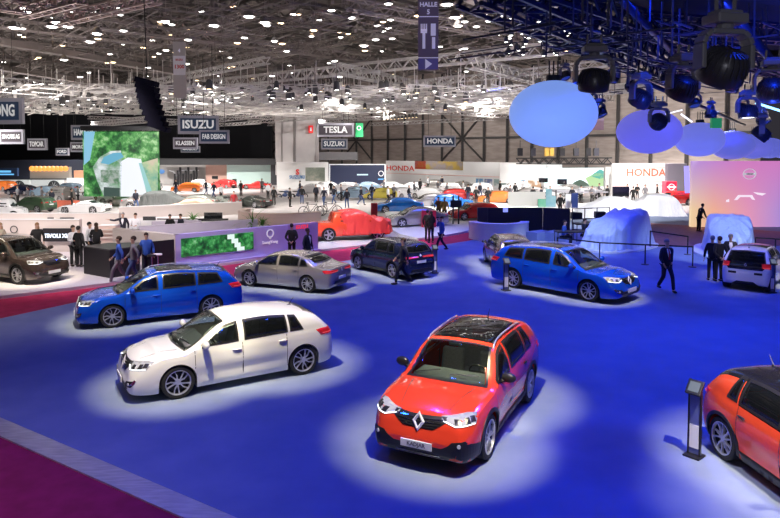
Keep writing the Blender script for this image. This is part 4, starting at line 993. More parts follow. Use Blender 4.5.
ul = u_of(270); c = wa+wd*ul+wn*.02; LW = mat('white_letter', (.85,.85,.88), .4, emit=(1,1,1), es=.25)
mb = MB(); M_ = UPR((c.x, c.y, 1.2), wr); mb.lathe([(.15,0),(.20,0),(.20,.03),(.15,.03)], 28, M_, close=True); mb.lathe([(.0,0),(.05,0),(.05,.03),(0,.03)], 12, M_ @ Matrix.Translation((0,-.22,0))); mb.build('ring_logo', LW, wl, smooth=False)
text_mesh('SsangYong', .2, LW, wl, M=UPR((c.x, c.y, .78), wr), bold=.004)
c = wa+wd*u_of(302)+wn*.02; text_mesh('ISUZU', .26, mat('red_letter', (.7,.02,.03), .4, emit=(1,.05,.08), es=.8), wl, M=UPR((c.x, c.y, 1.36), wr), bold=.002)
# counter return and black counter on the lilac platform
ra, rb = wa, V((-12.9, 29.6, 0))
o = wall_seg('partition_wall', rb, ra-wd*.02, 1.4, .3, CREAM, .12, 'low cream wall running back from the lavender-lit wall corner', 'wall')
o = wall_seg('black_backdrop_panel', G(143,273,.12), G(174.5,269,.12), 1.25, .1, BLKW, .12, 'black panel between black counter and lavender-lit wall', 'panel')
ba, bb, bc = G(84,273.6,.12), G(110,278.3,.12), G(140,273.5,.12)
cn = thing('reception_counter', 'matt black corner counter with people walking past it', 'counter')
def seg_in(p, q, h, th, m, nm, par, z0=.12):
    o = wall_seg(nm, p, q, h, th, m, z0); o.parent = par; return o
seg_in(ba, bb, 1.08, .5, BLKW, 'counter_front', cn); seg_in(bb, bc, 1.08, .5, BLKW, 'counter_side', cn)
tp = [ba, bb, bc, bc+V((-.3,1.0,0)), ba+V((.6,.9,0))]
mb = MB(); mb.prism([tuple(p[:2]) for p in tp], 1.2, 1.25); mb.build('counter_top', mat('counter_top', (.06,.055,.06), .3), cn)
def stool(px, py, m, lab, z=.12, blue=False):
    p = G(px, py, z); t = thing('bar_stool', lab, 'stool', p)
    mb = MB(); mb.lathe([(0,.72),(.17,.73),(.19,.76),(.17,.79),(0,.80)], 14); mb.build('seat', m, t, smooth=True)
    mb = MB(); mb.tube((0,0,.02), (0,0,.73), .025); mb.build('pole', CHROME, t); mb = MB(); mb.lathe([(0,0),(.2,0),(.2,.02),(0,.03)], 14); mb.build('base', CHROME, t); return t
stool(152, 274, SATIN, 'black bar stool at the dark opening by the lavender-lit wall'); stool(158, 273, mat('white_seat', (.8,.8,.8), .5), 'white topped bar stool at the dark opening by the lavender-lit wall')
# cream partitions of the left stand
def cream(x0, y0, x1, d, label, m=CREAM, th=.3, z0=0, d2=None):
    a, b = A(x0, y0, d), A(x1, y0, d2 or d); return wall_seg('partition_wall', V((a.x, a.y, 0)), V((b.x, b.y, 0)), max(a.z-z0, .3), th, m, z0, label, 'wall', top=WHITEP)
o = cream(-20, 220, 79, 31.5, 'cream wall with round logo behind the dark brown crossover', z0=.12)
p = A(14, 229.5, 31.45); mb = MB(); mb.lathe([(.15,0),(.19,0),(.19,.02),(.15,.02)], 24, UPR(p), close=True); mb.build('ring_logo', SATIN, o)
pn = frontal('lit_name_panel', 43, 228.5, 73, 241.5, 31.2, .12, BLKW, 'black panel with glowing white lettering on the cream wall', 'sign')
p = A(58, 236, 31.18); text_mesh('TIVOLI XLV', .27, glow('letter_glow', (.8,.85,1), 2.5), pn, M=UPR(p), bold=.006)
cream(98, 226, 116, 31.0, 'beige stepped shelf unit behind the long haired woman', CREAM2, .5, .12)
sh_ = bpy.data.objects['partition_wall']
for i in range(3):
    a = A(98.5, 229.5+i*4, 30.95); b = A(115.5, 229.5+i*4, 30.95); mb = MB(); mb.box(((a.x+b.x)/2, 30.9, a.z), (b.x-a.x, .12, .05)); tag(mb.build('wall_shelf', CREAM), ['top','middle','bottom'][i]+' pale shelf on the beige stepped unit', 'shelf')
cream(-30, 213.5, 119, 42, 'long pale parapet wall across the left stand', CREAM, .3)
cream(112, 228, 176, 30.6, 'pale parapet in front of the pointing man', CREAM, .25, d2=34) if False else None
for x0, x1, lab in ((47.5, 53, 'small black window screen in the pale parapet'), (60, 73.5, 'wide black window screen in the pale parapet')):
    frontal('monitor', x0, 217.5, x1, 224.5, 41.85, .1, GLASSOP, lab, 'screen')
a = A(119,207,50); 
cream(119, 207.5, 242, 47, 'long cream wall right of the pointing man with dark slot windows', CREAM, .3, d2=52)
for x0, y0, x1, y1, d, lab in ((143,216.5,155,226,46,'dark display cabinet left of the white sofas'), (157,218.5,228,223.5,46.5,'long dark slot window in the long cream wall'), (204,212.5,222,219,47.5,'dark screen above the long cream wall slot')):
    frontal('monitor', x0, y0, x1, y1, d, .15, GLASSOP, lab, 'screen')
a, b = A(140,229,36), A(243,223,36)
wall_seg('partition_wall', V((a.x,36,0)), V((b.x,40,0)), .85, .3, mat('lilac_ledge', (.62,.58,.72), .5), .0, 'low lilac ledge behind the lavender-lit wall screen', 'wall')
def sofa(px, py, lab, rz, m):
    p = G(px, py); t = thing('sofa', lab, 'sofa', p, rz); mb = MB(); mb.box((0,0,.3), (1.6,.7,.3)); mb.build('seat', m, t, bevel=.04); mb = MB(); mb.box((0,.38,.5), (1.6,.18,.75)); mb.build('backrest', m, t, bevel=.04)
    for s in (-1,1): mb = MB(); mb.box((s*.85,.02,.38), (.14,.75,.5)); mb.build('armrest', m, t, bevel=.03)
LSOFA = mat('lilac_sofa', (.6,.55,.68), .7)
sofa(166, 236, 'pale lilac sofa behind the lilac ledge, left one', R(20), LSOFA); sofa(186, 235, 'pale lilac sofa behind the lilac ledge, right one', R(-15), LSOFA)
person('person in black seated on the left lilac sofa behind the ledge', pose('sit'), G(170,237), R(30), DARK, DARK, HBK); person('person in dark suit seated on the right lilac sofa behind the ledge', pose('sit'), G(182,236.5), R(-40), NAVY, NAVY, HBR)
# curved cream wall, palms
def arc_wall(name, c, r, a0, a1, h, th, m, label, cat='wall', z0=0., top=None):
    n = 24; mb = MB(); P = []; 
    for i in range(n+1):
        a = R(a0+(a1-a0)*i/n); P.append((c[0]+r*cos(a), c[1]+r*sin(a)))
    Q = [(c[0]+(r-th)*cos(R(a0+(a1-a0)*i/n)), c[1]+(r-th)*sin(R(a0+(a1-a0)*i/n))) for i in range(n+1)]
    vs = [(*p, z0) for p in P]+[(*p, z0+h) for p in P]+[(*p, z0) for p in Q]+[(*p, z0+h) for p in Q]; k = n+1; fs = []
    for i in range(n): fs += [(i, i+1, k+i+1, k+i), (2*k+i+1, 2*k+i, 3*k+i, 3*k+i+1), (k+i, k+i+1, 3*k+i+1, 3*k+i), (i+1, i, 2*k+i, 2*k+i+1)]
    fs += [(0, k, 3*k, 2*k), (n, 2*k+n, 3*k+n, k+n)]
    mb.add(vs, fs); o = mb.build(name, m, None, smooth=True, angle=R(40)); tag(o, label, cat)
    if top:
        t = MB(); R2 = r+.03; vs2 = [(c[0]+rr*cos(R(a0+(a1-a0)*i/n)), c[1]+rr*sin(R(a0+(a1-a0)*i/n)), z) for rr in (R2, r-th-.03) for z in (z0+h, z0+h+.05) for i in range(n+1)]
        fs = []
        for i in range(n): fs += [(i, i+1, k+i+1, k+i), (k+i, k+i+1, 3*k+i+1, 3*k+i), (2*k+i+1, 2*k+i, 3*k+i, 3*k+i+1)]
        t.add(vs2, fs); t.build('counter_top', top, o)
    return o
p = G(272,226); arc_wall('curved_wall', (p.x+.6, p.y+1.5), 3.2, 160, 330, 1.0, .5, CREAM2, 'curved cream wall behind the lavender-lit wall')
def palm(px, py, d, h, lab):
    p = A(px, py, d); t = thing('potted_palm', lab, 'plant', (p.x, p.y, 0)); rnd = random.Random(px); z = max(p.z-h*.5, .3)
    mb = MB(); mb.lathe([(0,0),(.3,0),(.36,z*.9),(0,z*.9)], 12); mb.build('planter', WHITEW, t)
    mb = MB()
    for i in range(34):
        a = rnd.random()*6.28; e = .3+rnd.random()*1.1; L_ = h*(.6+.5*rnd.random()); w = .05; q0 = V((0,0,z*.9))
        for k in range(4):
            e2 = e-.35*k; q1 = q0+V((cos(a)*cos(e2), sin(a)*cos(e2), sin(e2)))*L_/4; s = V((-sin(a), cos(a), 0))*w*(1-k*.2); s2 = V((-sin(a), cos(a), 0))*w*(.8-k*.25)
            mb.add([q0-s, q0+s, q1+s2, q1-s2], [(0,1,2,3)]); q0 = q1
    mb.build('foliage', noisy('palm_leaf', (.04,.16,.02), (.12,.34,.05), 9, .6), t)
palm(193, 215, 45, 1.0, 'green palm in planter on the long cream wall'); palm(252, 213, 40, 1.7, 'tall green palm left of the curved cream wall'); palm(262, 216, 40, 1.1, 'lower green palm beside the tall palm')
# orange red partition on the far left
frontal('partition_wall', 20, 200.5, 78, 214, 58, .3, mat('orange_wall', (.8,.2,.12), .6), 'orange red partition behind the dark green car', 'wall')
# far left billboards and boxes
def billboard(x0, y0, x1, y1, d, label, wheelx=None):
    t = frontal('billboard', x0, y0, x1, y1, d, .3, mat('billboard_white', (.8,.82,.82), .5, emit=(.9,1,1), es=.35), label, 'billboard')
    if wheelx:
        p = A(wheelx, (y0+y1)/2+1, d-.06); mb = MB(); rr = (y1-y0)*.55*d/FPX; mb.lathe([(0,0),(rr,0),(rr,.04),(rr*.8,.06),(0,.06)], 24, UPR(p)); w_ = mb.build('wheel_picture', mat('wheel_print', (.06,.07,.08), .6), t)
        for k in range(10):
            a = 2*pi*k/10; mb = MB(); mb.bar(p+V((0,-.07,0)), p+V((cos(a)*rr*.75, -.07, sin(a)*rr*.75)), rr*.1, .02); mb.build('spoke_picture', mat('spoke_print', (.6,.62,.65), .5), w_)
    return t
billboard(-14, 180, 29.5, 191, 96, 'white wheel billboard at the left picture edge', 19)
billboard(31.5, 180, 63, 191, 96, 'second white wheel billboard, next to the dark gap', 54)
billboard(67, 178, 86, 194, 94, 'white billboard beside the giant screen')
frontal('wall_left', -60, 110, 272, 200, 128, .5, mat('black_curtain', (.012,.013,.018), .9))['kind'] = 'structure'
frontal('stand_facade', -20, 160, 112, 179.5, 104, 1., mat('dark_facade', (.02,.025,.045), .5), 'dark blue fascia above the wheel billboards', 'facade')
o = frontal('lit_showcase', 30, 167, 69, 178.5, 100, .8, mat('pale_case', (.45,.45,.42), .5), 'grey box showcase with row of orange lamps', 'showcase')
for i in range(9):
    x = 32+i*4.2; mb = MB(); mb.ball(A(x, 168.6, 99.8), .42, 8, 6); mb.build('orange_lamp', glow('amber', (1,.35,.06), 1.6), o)
frontal('signboard', 74, 170.5, 86, 178, 100, .5, mat('salmon_sign', (.8,.42,.25), .6, emit=(1,.5,.3), es=.3), 'plain salmon signboard beside the giant screen', 'sign')
o = frontal('signboard', -4, 168, 17, 176, 100, .5, mat('navy_sign', (.02,.05,.14), .5), 'dark blue signboard at the left picture edge', 'sign')
scr_poly(o, 100, [(-3,170.5),(11,170.5),(11,172.5),(-3,172.5)], glow('cyan_line', (.15,.5,.9), 1.2)); scr_poly(o, 100, [(-3,173.7),(14,173.7),(14,175),(-3,175)], glow('cyan_line', (.15,.5,.9), 1.2))
# giant screen
gs = thing('giant_screen', 'giant video screen showing a white car among green leaves', 'screen')
q = frontal('screen_face', 84, 131.5, 158, 196.5, 58, .25, LEAFSCR, parent=gs)
mb = MB(); a, b = A(83, 131, 58), A(159, 131, 58); mb.box(((a.x+b.x)/2, 58.1, a.z+.25), (b.x-a.x+.3, .6, .4)); mb.build('support_beam', SATIN, gs)
D8 = 58
scr_poly(q, D8, [(84,131.5),(95,131.5),(90,160),(84,165)], glow('scr_sky', (.25,.55,.75), 1))
scr_poly(q, D8, [(93,167),(100,157),(111,151),(121,150.5),(122,160),(121,196.5),(104,196.5),(97,180)], emis_noise('scr_body', [(.38,(.1,.3,.12)),(.5,(.42,.52,.48)),(.62,(.75,.8,.82))], .8, 1.0))
scr_poly(q, D8, [(120,162),(128,157.5),(141,159),(146,178),(149,196.5),(121,196.5)], glow('scr_car_white', (.85,.88,.95), 1.05))
scr_poly(q, D8, [(101,163),(104,157),(113,153),(121,152.5),(124,157),(109,164.5)], glow('scr_glass', (.12,.42,.6), 1), off=.05)
scr_poly(q, D8, [(101,170),(119,170),(119,184),(101,182)], emis_noise('scr_grill', [(.4,(.08,.2,.1)),(.6,(.4,.45,.42))], 2, 1), off=.05)
scr_poly(q, D8, [(104,187),(120,188),(120,196.5),(104,196.5)], glow('scr_dark', (.02,.06,.05), 1), off=.05)
scr_poly(q, D8, [(141,163),(158,158),(158,196.5),(147,196.5)], emis_noise('scr_path', [(.35,(.12,.4,.3)),(.5,(.5,.6,.35)),(.65,(.7,.55,.45))], .5, 1), off=.06)
scr_poly(q, D8, [(139,163),(142,163),(154,196.5),(148,196.5)], glow('scr_water', (.3,.6,.6), 1), off=.07)
# middle stands behind
DKW = mat('grey_stand_wall', (.30,.28,.28), .6)
o = frontal('stand_wall', 158, 165, 206, 190, 101, .5, noisy('silver_wall', (.42,.40,.40), (.6,.58,.57), .3, .6), 'silver grey stand wall with white tick line and blue oval', 'wall')
scr_poly(o, 101, [(169,170),(174,171),(177,175),(180,170),(199,170),(199,171),(181,171),(177,177.5),(173,172),(169,171)], LW, 'tick_line')
mb = MB(); p = A(161, 171.5, 100.9); mb.ball(p, (.6, .08, .35), 16, 8); mb.build('oval_sign', glow('ford_blue', (.1,.3,.7), 1), o, smooth=True)
for i in range(9):
    p = A(175+i*2.7, 179.5, 99); h_ = 1.2+.5*((i*7) % 3); mb = MB(); mb.box((p.x, 99, h_/2+1.0*0), (.25, .3, h_+1.)); tag(mb.build('display_column', BLKW), 'slim dark display column in front of the silver stand wall', 'column', 'slim dark columns before the silver wall')
o = frontal('stand_wall', 206, 165, 227, 190, 100, .5, mat('salmon_wall', (.62,.38,.32), .6), 'salmon stand wall with small black screen', 'wall')
scr_poly(o, 100, [(212,176),(218,176),(218,179),(212,179)], GLASSOP, 'small_screen')
o = frontal('stand_wall', 227, 165, 271, 190, 99, .5, mat('cyan_wall', (.60,.78,.74), .5), 'pale cyan stand wall behind the red sports car', 'wall')
frontal('stand_wall', 271, 161, 277, 195, 98, .6, mat('dark_pillar', (.05,.05,.06), .5), 'narrow dark wall left of the white photo wall', 'wall')
frontal('display_column', 232.5, 179, 236, 190, 90, .5, SATIN, 'single tall dark totem before the pale cyan wall', 'column')
frontal('stand_fascia', 155, 158.5, 276, 165, 97, 1.0, mat('dark_fascia', (.035,.035,.04), .6), 'dark fascia band above silver, salmon and cyan walls', 'facade')
frontal('stand_deck', 160, 190, 275, 196, 88, 6, mat('white_deck', (.72,.66,.64), .5), 'white raised deck under the small red cars', 'platform')
# building core and white photo wall
pl = frontal('wall_pillar', 275.5, 96, 315, 175, 97, 5, noisy('core_concrete', (.55,.52,.52), (.66,.63,.62), .4, .7)); pl['kind'] = 'structure'
for x in (282, 294, 295.5):
    a, b = A(x, 97, 96.9), A(x, 163, 96.9); mb = MB(); mb.bar(a, b, .12, .05); mb.build('wall_joint', mat('joint', (.3,.28,.28), .7), pl)
o = frontal('fire_sign', 308.5, 125.5, 313, 133, 96.5, .15, mat('sign_red', (.7,.03,.03), .5, emit=(1,.05,.05), es=.4), 'small red square sign on the white core pillar', 'sign')
scr_poly(o, 96.5, [(310,127.5),(311.6,127.5),(311.6,131),(310,131)], LW, 'pictogram')
o = frontal('stand_wall', 277, 162, 328, 199, 88, .5, mat('bright_white_wall', (.85,.85,.85), .5), 'bright white stand wall with landscape photo and small red logo', 'wall')
scr_poly(o, 88, [(305.5,167.5),(325,167.5),(325,181),(305.5,181)], emis_noise('photo_board', [(.3,(.10,.12,.08)),(.5,(.3,.32,.25)),(.6,(.55,.5,.4)),(.7,(.6,.45,.25))], .5, .6), 'photo_board')
text_mesh('S', 1.0, mat('suz_red', (.75,.05,.05), .5), o, name='emblem', M=UPR(A(297.5,172.3,87.9)), bold=.05); text_mesh('SUZUKI', .62, mat('suz_blue', (.1,.25,.5), .5), o, M=UPR(A(297,177.2,87.9)), bold=.02)
o = frontal('stand_wall', 329, 164.5, 385.5, 188.5, 90, .5, mat('navy_screen_wall', (.03,.035,.07), .4, emit=(.1,.13,.3), es=.12), 'dark blue screen wall between the white photo wall and the long white wall', 'wall')
for x in (329, 384.5): scr_poly(o, 90, [(x,164),(x+1.2,164),(x+1.2,189),(x,189)], LW, 'edge_frame', .05)
scr_poly(o, 90, [(329,164),(385.5,164),(385.5,165),(329,165)], LW, 'edge_frame', .05)
scr_poly(o, 90, [(357,174),(368,174),(368,175.3),(357,175.3)], glow('screen_line', (.6,.8,.9), 1.5), 'screen_line')
mb = MB(); mb.lathe([(.30,0),(.40,0),(.40,.04),(.30,.04)], 20, UPR(A(381,173.5,89.9)), close=True); mb.build('ring_logo', LW, o); 
scr_poly(o, 90, [(378,178.5),(384,178.5),(384,179.8),(378,179.8)], glow('cyan_line', (.15,.5,.9), 1.2), 'logo_text')
frontal('stand_fascia', 319, 152, 357, 160, 96, 3, mat('grey_rig', (.22,.21,.22), .7), 'grey box fascia right of the white core pillar', 'facade')
# long white wall parallel to the rear hall wall
def on_line(px, y0, off):  # point on the rear wall line moved towards the viewer by off
    r = (px-390)/FPX; b0 = V((18.75, 100, 0))-V((.7356,.6774,0))*off; d = E2; t = (r*b0.y-b0.x)/(d.x-r*d.y); return b0+d*t
def owall(name, xa, xb, off, z0, z1, th, m, label=None, cat=None, parent=None, kind=None):
    a, b = on_line(xa, 0, off), on_line(xb, 0, off); o = wall_seg(name, a, b, z1-z0, th, m, z0)
    if parent: o.parent = parent
    if label: tag(o, label, cat)
    if kind: o['kind'] = kind
    return o, a, b, rotz(a, b)
HW, a, b, rz_ = owall('stand_wall', 386, 560, 9, .0, 3.6, .5, mat('bright_white_wall', (.85,.85,.85), .5), 'long bright white wall with red lettering and photo band', 'wall')
RL = mat('honda_red', (.75,.06,.04), .5); LD = (b-a).normalized(); LN = V((LD.y, -LD.x, 0))
if LN.y > 0: LN = -LN
def hpt(px, z, off=9): p = on_line(px, 0, off)+LN*.03; return V((p.x, p.y, z))
text_mesh('HONDA', 1.15, RL, HW, M=UPR(hpt(400, 2.35), rz_), bold=.02, xs=1.55)
def lineboard(xa, xb, z0, z1, m, nm, par, off=9):
    p, q = hpt(xa, 0, off), hpt(xb, 0, off); mb = MB(); mb.bar(V((p.x,p.y,(z0+z1)/2)), V((q.x,q.y,(z0+z1)/2)), .05, z1-z0); return mb.build(nm, m, par)
lineboard(415, 463, 2.35, 3.6, noisy('photo_band', (.5,.35,.08), (.35,.3,.3), .35, .6, contrast=(.45,.55)), 'photo_band', HW); lineboard(415, 426, 2.36, 3.61, RL, 'red_band', HW)
lineboard(387, 560, 1.48, 1.56, mat('pink_line', (.8,.45,.4), .5), 'pink_line', HW)
for xa, xb, m_ in ((476,483,(.15,.35,.6)), (484.5,492,(.2,.25,.45)), (494,506,(.3,.4,.4)), (512,525,(.05,.3,.7)), (528,541,(.4,.25,.15))):
    o, *_ = owall('picture_panel', xa, xb, 12, .45, 1.35, .1, noisy('pic%d' % xa, m_, (.7,.7,.7), 1.2, .5, contrast=(.5,.6)), 'small picture panel under the long white wall, %s' % {476:'first from the left',484:'second from the left',494:'third, pale green',512:'bright blue one',528:'brown one'}[int(xa)], 'picture')
# rear wall of the hall: sheet bays, posts, girt, braces
RW, ra_, rb2, rrz = owall('wall_rear', 250, 760, 0, 0, 21, .3, noisy('sheet_wall', (.30,.25,.23), (.40,.34,.31), .5, .8, stretch=(1,1,6)), kind='structure')
FR_ = mat('dark_steel', (.05,.045,.045), .6)
n = int((rb2-ra_).length/4.6); 
for i in range(n+1):
    p = ra_+LD*(4.6*i)+LN*.25; mb = MB(); mb.bar(V((p.x,p.y,0)), V((p.x,p.y,21)), .35, .35); mb.build('wall_post', FR_, RW)
for z in (2.9+5.05-.6,):
    p, q = ra_+LN*.3, rb2+LN*.3; mb = MB(); mb.bar(V((p.x,p.y,z)), V((q.x,q.y,z)), .2, .3); mb.build('wall_girt', FR_, RW)
for i in (2, 3, 8, 9, 14, 15):
    p = ra_+LD*(4.6*i)+LN*.3; q = ra_+LD*(4.6*(i+1))+LN*.3; up_ = (i % 2 == 0)
    for za, zb in ((3.6,7.3),(7.3,11.5)):
        mb = MB(); mb.bar(V((p.x,p.y,za if (za<5)==up_ else zb)), V((q.x,q.y,zb if (za<5)==up_ else za)), .2, .2); mb.build('wall_brace', FR_, RW)
# right white stands
frontal('stand_wall', 500, 163.5, 546, 183, 84, .5, mat('bright_white_wall', (.85,.85,.85), .5), 'plain white stand wall left of the landscape screen', 'wall') 
ls = frontal('landscape_screen', 545, 168, 613, 187, 82, .4, mat('pale_screen', (.5,.6,.62), .4, emit=(.75,.95,1), es=.75), 'pale landscape screen with a dark pine and green hills', 'screen')
scr_poly(ls, 82, [(585,178),(596,173),(606,174),(613,179),(613,187),(590,187)], glow('scr_green', (.55,.85,.4), .9)); scr_poly(ls, 82, [(590,176),(600,169),(611,175),(600,179)], glow('scr_teal', (.1,.55,.5), .9))
scr_poly(ls, 82, [(569,187),(573,183),(576,181),(580,179.5),(584,181),(588,184),(590,187)], glow('scr_pine', (.05,.12,.08), .9), off=.05)
ds = frontal('hanging_screen', 539, 178, 548, 182.5, 78, .2, GLASSOP, 'small dark monitor left of the landscape screen edge', 'screen'); frontal('hanging_screen', 557.5, 179, 567, 184.5, 76, .2, GLASSOP, 'small dark monitor over the landscape screen', 'screen')
ds = thing('stand_canopy', 'flat grey canopy roof on posts before the landscape screen', 'canopy'); a, b = A(555,191.5,64), A(605,189,64)
mb = MB(); mb.box(((a.x+b.x)/2, 65, a.z), (b.x-a.x, 4, .12)); mb.build('roof', mat('canopy', (.3,.3,.34), .5), ds)
for x in (556, 580, 604): p = A(x, 190, 63.5); mb = MB(); mb.bar((p.x,63.5,0), (p.x,63.5,p.z), .1); mb.build('post', SATIN, ds)
frontal('display_column', 605, 167, 612, 199, 70, .6, mat('col_grey', (.5,.5,.5), .6), 'light grey square column left of the right white wall', 'column')
hw2 = frontal('stand_wall', 612, 163.5, 667, 200, 68, .5, mat('bright_white_wall', (.85,.85,.85), .5), 'right white wall with large red lettering', 'wall')
text_mesh('HONDA', 1.1, mat('honda_red2', (.65,.16,.08), .5), hw2, M=UPR(A(646, 172.8, 67.95)), bold=.015, xs=1.0*A(1,1,68).x*0+1.02)
for y, x0, x1 in ((167.5,640,665), (181.5,640,665), (185.5,613,665)): scr_poly(hw2, 68, [(x0,y),(x1,y),(x1,y+.7),(x0,y+.7)], mat('pink_line', (.8,.45,.4), .5), 'pink_line')
frontal('stand_wall', 667, 163.5, 687, 195, 67, .6, mat('slate_wall', (.20,.19,.24), .6), 'slate grey wall behind the red cube sign', 'wall')
rc_ = frontal('cube_sign', 666, 181.5, 677, 193.5, 64, 1.0, mat('cube_red', (.75,.02,.06), .4, emit=(1,.03,.1), es=.35), 'red cube sign with white ring logo', 'sign')
M_ = UPR(A(671.5,187,63.95)); mb = MB(); mb.lathe([(.26,0),(.34,0),(.34,.04),(.26,.04)], 20, M_, close=True); mb.box((0,0,.03), (.9,.16,.04), M=M_); mb.build('ring_logo', LW, rc_)
for x, y0, y1 in ((612,181,196),): pass
tv = thing('display_screen', 'black screen on a stand before the right white wall', 'screen'); a, b = A(612.5,196.5,60), A(629,186.5,60)
mb = MB(); mb.box(((a.x+b.x)/2,60,(a.z+b.z)/2), (b.x-a.x,.2,b.z-a.z)); mb.build('panel', GLASSOP, tv); mb = MB(); mb.box(((a.x+b.x)/2,60,a.z/2), (.3,.2,a.z)); mb.build('stand', SATIN, tv)
lt = MB(); p, q = A(686.5,166,60), A(687.5,193,60); lt.bar(p, q, .45, .1); tag(lt.build('light_strip', glow('violet', (.35,.3,1), 1.4)), 'upright violet light strip beside the slate grey wall', 'light')
# pink screen
ns = thing('stage_screen', 'wide pink and orange stage screen with white ring logo', 'screen'); d = 42
m = mat('sunset_screen', (.02,.02,.02), .5); nt = m.node_tree; N = nt.nodes; L = nt.links; tc = N.new('ShaderNodeTexCoord'); sp = N.new('ShaderNodeSeparateXYZ'); L.new(tc.outputs['Generated'], sp.inputs[0])
def ramp(stops):
    r = N.new('ShaderNodeValToRGB')
    while len(r.color_ramp.elements) < len(stops): r.color_ramp.elements.new(.5)
    for e, (p, c_) in zip(r.color_ramp.elements, stops): e.position = p; e.color = (*c_, 1)
    return r
r1 = ramp([(0,(1,.72,.42)),(.12,(1,.50,.35)),(.3,(.88,.36,.55)),(.5,(.45,.30,.80)),(1,(.2,.2,.7))]); r2 = ramp([(0,(.55,.32,.80)),(.25,(.72,.24,.62)),(.5,(.72,.24,.62)),(1,(.4,.2,.6))]); mx = N.new('ShaderNodeMix'); mx.data_type = 'RGBA'
mr = N.new('ShaderNodeMapRange'); mr.inputs[1].default_value = .25; mr.inputs[2].default_value = 1; L.new(sp.outputs[2], mr.inputs[0]); L.new(mr.outputs[0], mx.inputs[0]); L.new(sp.outputs[0], r1.inputs[0]); L.new(sp.outputs[0], r2.inputs[0]); L.new(r1.outputs[0], mx.inputs[6]); L.new(r2.outputs[0], mx.inputs[7])
L.new(mx.outputs[2], N['Principled BSDF'].inputs['Emission Color']); N['Principled BSDF'].inputs['Emission Strength'].default_value = .85
q = frontal('screen_face', 691, 161, 880, 227, d, .3, m, parent=ns)
M_ = UPR(A(749.5,174,d-.05)); mb = MB(); mb.lathe([(.35,0),(.40,0),(.40,.03),(.35,.03)], 30, M_ @ Matrix.Diagonal((1.1,.9,1,1)), close=True); mb.box((0,0,.02), (.86,.15,.03), M=M_); lg_ = mb.build('ring_logo', mat('pale_logo', (.6,.6,.65), .5, emit=(1,.95,1), es=.5), ns); text_mesh('NISSAN', .13, mat('logo_ink', (.25,.1,.3), .5), lg_, M=M_ @ Matrix.Translation((0,0,.04)), depth=.005, bold=.004)
gw = glow('pale_glow', (1,.85,1), .95)
scr_poly(q, d, [(734,200),(738,195),(752,195),(755,200),(752,199.5),(750,197),(740,197),(737,200)], gw); scr_poly(q, d, [(753,192),(766,193.5),(762,195.5),(757,194.5)], gw); scr_poly(q, d, [(726,200),(729,199),(729,202),(726,202)], gw)
# black booth, curved counter, desks
o = thing('control_booth', 'long black booth wall behind the curved white counter', 'booth'); 
for x0, x1, nm in ((477.5,488,'end_panel'), (488,543,'front_panel'), (543,570,'side_panel')):
    a = A(x0, 207.5, 38 if x0 < 540 else 38); b = A(x1, 207.5, 38 if x1 < 560 else 37.2); w_ = wall_seg(nm, V((a.x,a.y,0)), V((b.x-.01,b.y,0)), a.z-.02, .12, [mat('booth_a', (.035,.03,.05), .4), mat('booth_b', (.012,.01,.02), .4), mat('booth_c', (.018,.015,.03), .4)][('end_panel','front_panel','side_panel').index(nm)], .015); w_.parent = o
mb = MB(); a = A(505.5,210,37.9); mb.box((a.x, 37.9, a.z), (.28,.06,.25)); mb.build('blue_lamp', glow('blue_sq', (.25,.3,1), 1.3), o)
p = G(502,241); arc_wall('reception_counter', (p.x, p.y+1.3), 1.75, 185, 355, .95, .45, mat('white_counter', (.8,.8,.82), .4), 'curved white counter behind the mauve grey crossover', 'counter', .015, WHITEP)
for x0, x1, lab in ((537,552,'left blue lit box by the curved counter'), (553,566,'right blue lit box under the seated man'),):
    a, b = G(x0,243), G(x1,241); w_ = wall_seg('low_box', a, b, .55, .8, mat('blue_box', (.2,.25,.5), .5), .015, lab, 'box')
def desk(px, py, w, dp, h, lab, rz=0):
    p = G(px, py); t = thing('control_desk', lab, 'desk', (p.x, p.y, .015), rz); mb = MB(); mb.box((0,0,h-.03), (w, dp, .06)); mb.build('desk_top', SATIN, t)
    for sx in (-1,1):
        for sy in (-1,1): mb = MB(); mb.tube((sx*(w/2-.05), sy*(dp/2-.05), 0), (sx*(w/2-.05), sy*(dp/2-.05), h-.06), .025, 6); mb.build('leg', SATIN, t)
    return t
desk(572,246,1.8,.8,.8,'black control desk with the seated man in blue'); desk(590,241,1.8,.8,1.0,'higher black desk nearer the pale blue covered car')
rk = thing('equipment_rack', 'black pipe frame rack behind the control desks', 'rack'); a, b = G(572,238), G(609,236)
for t_ in (0, .33, .66, 1):
    p = a.lerp(b, t_); mb = MB(); mb.tube((p.x,p.y,.015), (p.x,p.y,1.75), .03, 6); mb.build('post', SATIN, rk)
for z in (.5, 1.1, 1.72): mb = MB(); mb.tube((a.x,a.y,z), (b.x,b.y,z), .025, 6); mb.build('rail', SATIN, rk)
for i, t_ in enumerate((.12, .42, .75)):
    p = a.lerp(b, t_); mb = MB(); mb.box((p.x,p.y+.1,1.30 if i != 1 else .72), (.6,.4,.38)); mb.build('equipment_box', BLKW, rk, bevel=.02)
frontal('leaning_board', 571.5, 193, 578, 208, 46, .06, mat('navy_board', (.01,.03,.15), .5), 'dark blue upright board beside the standing woman behind the booth', 'board')
frontal('leaning_board', 565.5, 194, 571, 208, 47, .06, WHITEP, 'white upright board left of the dark blue board', 'board')
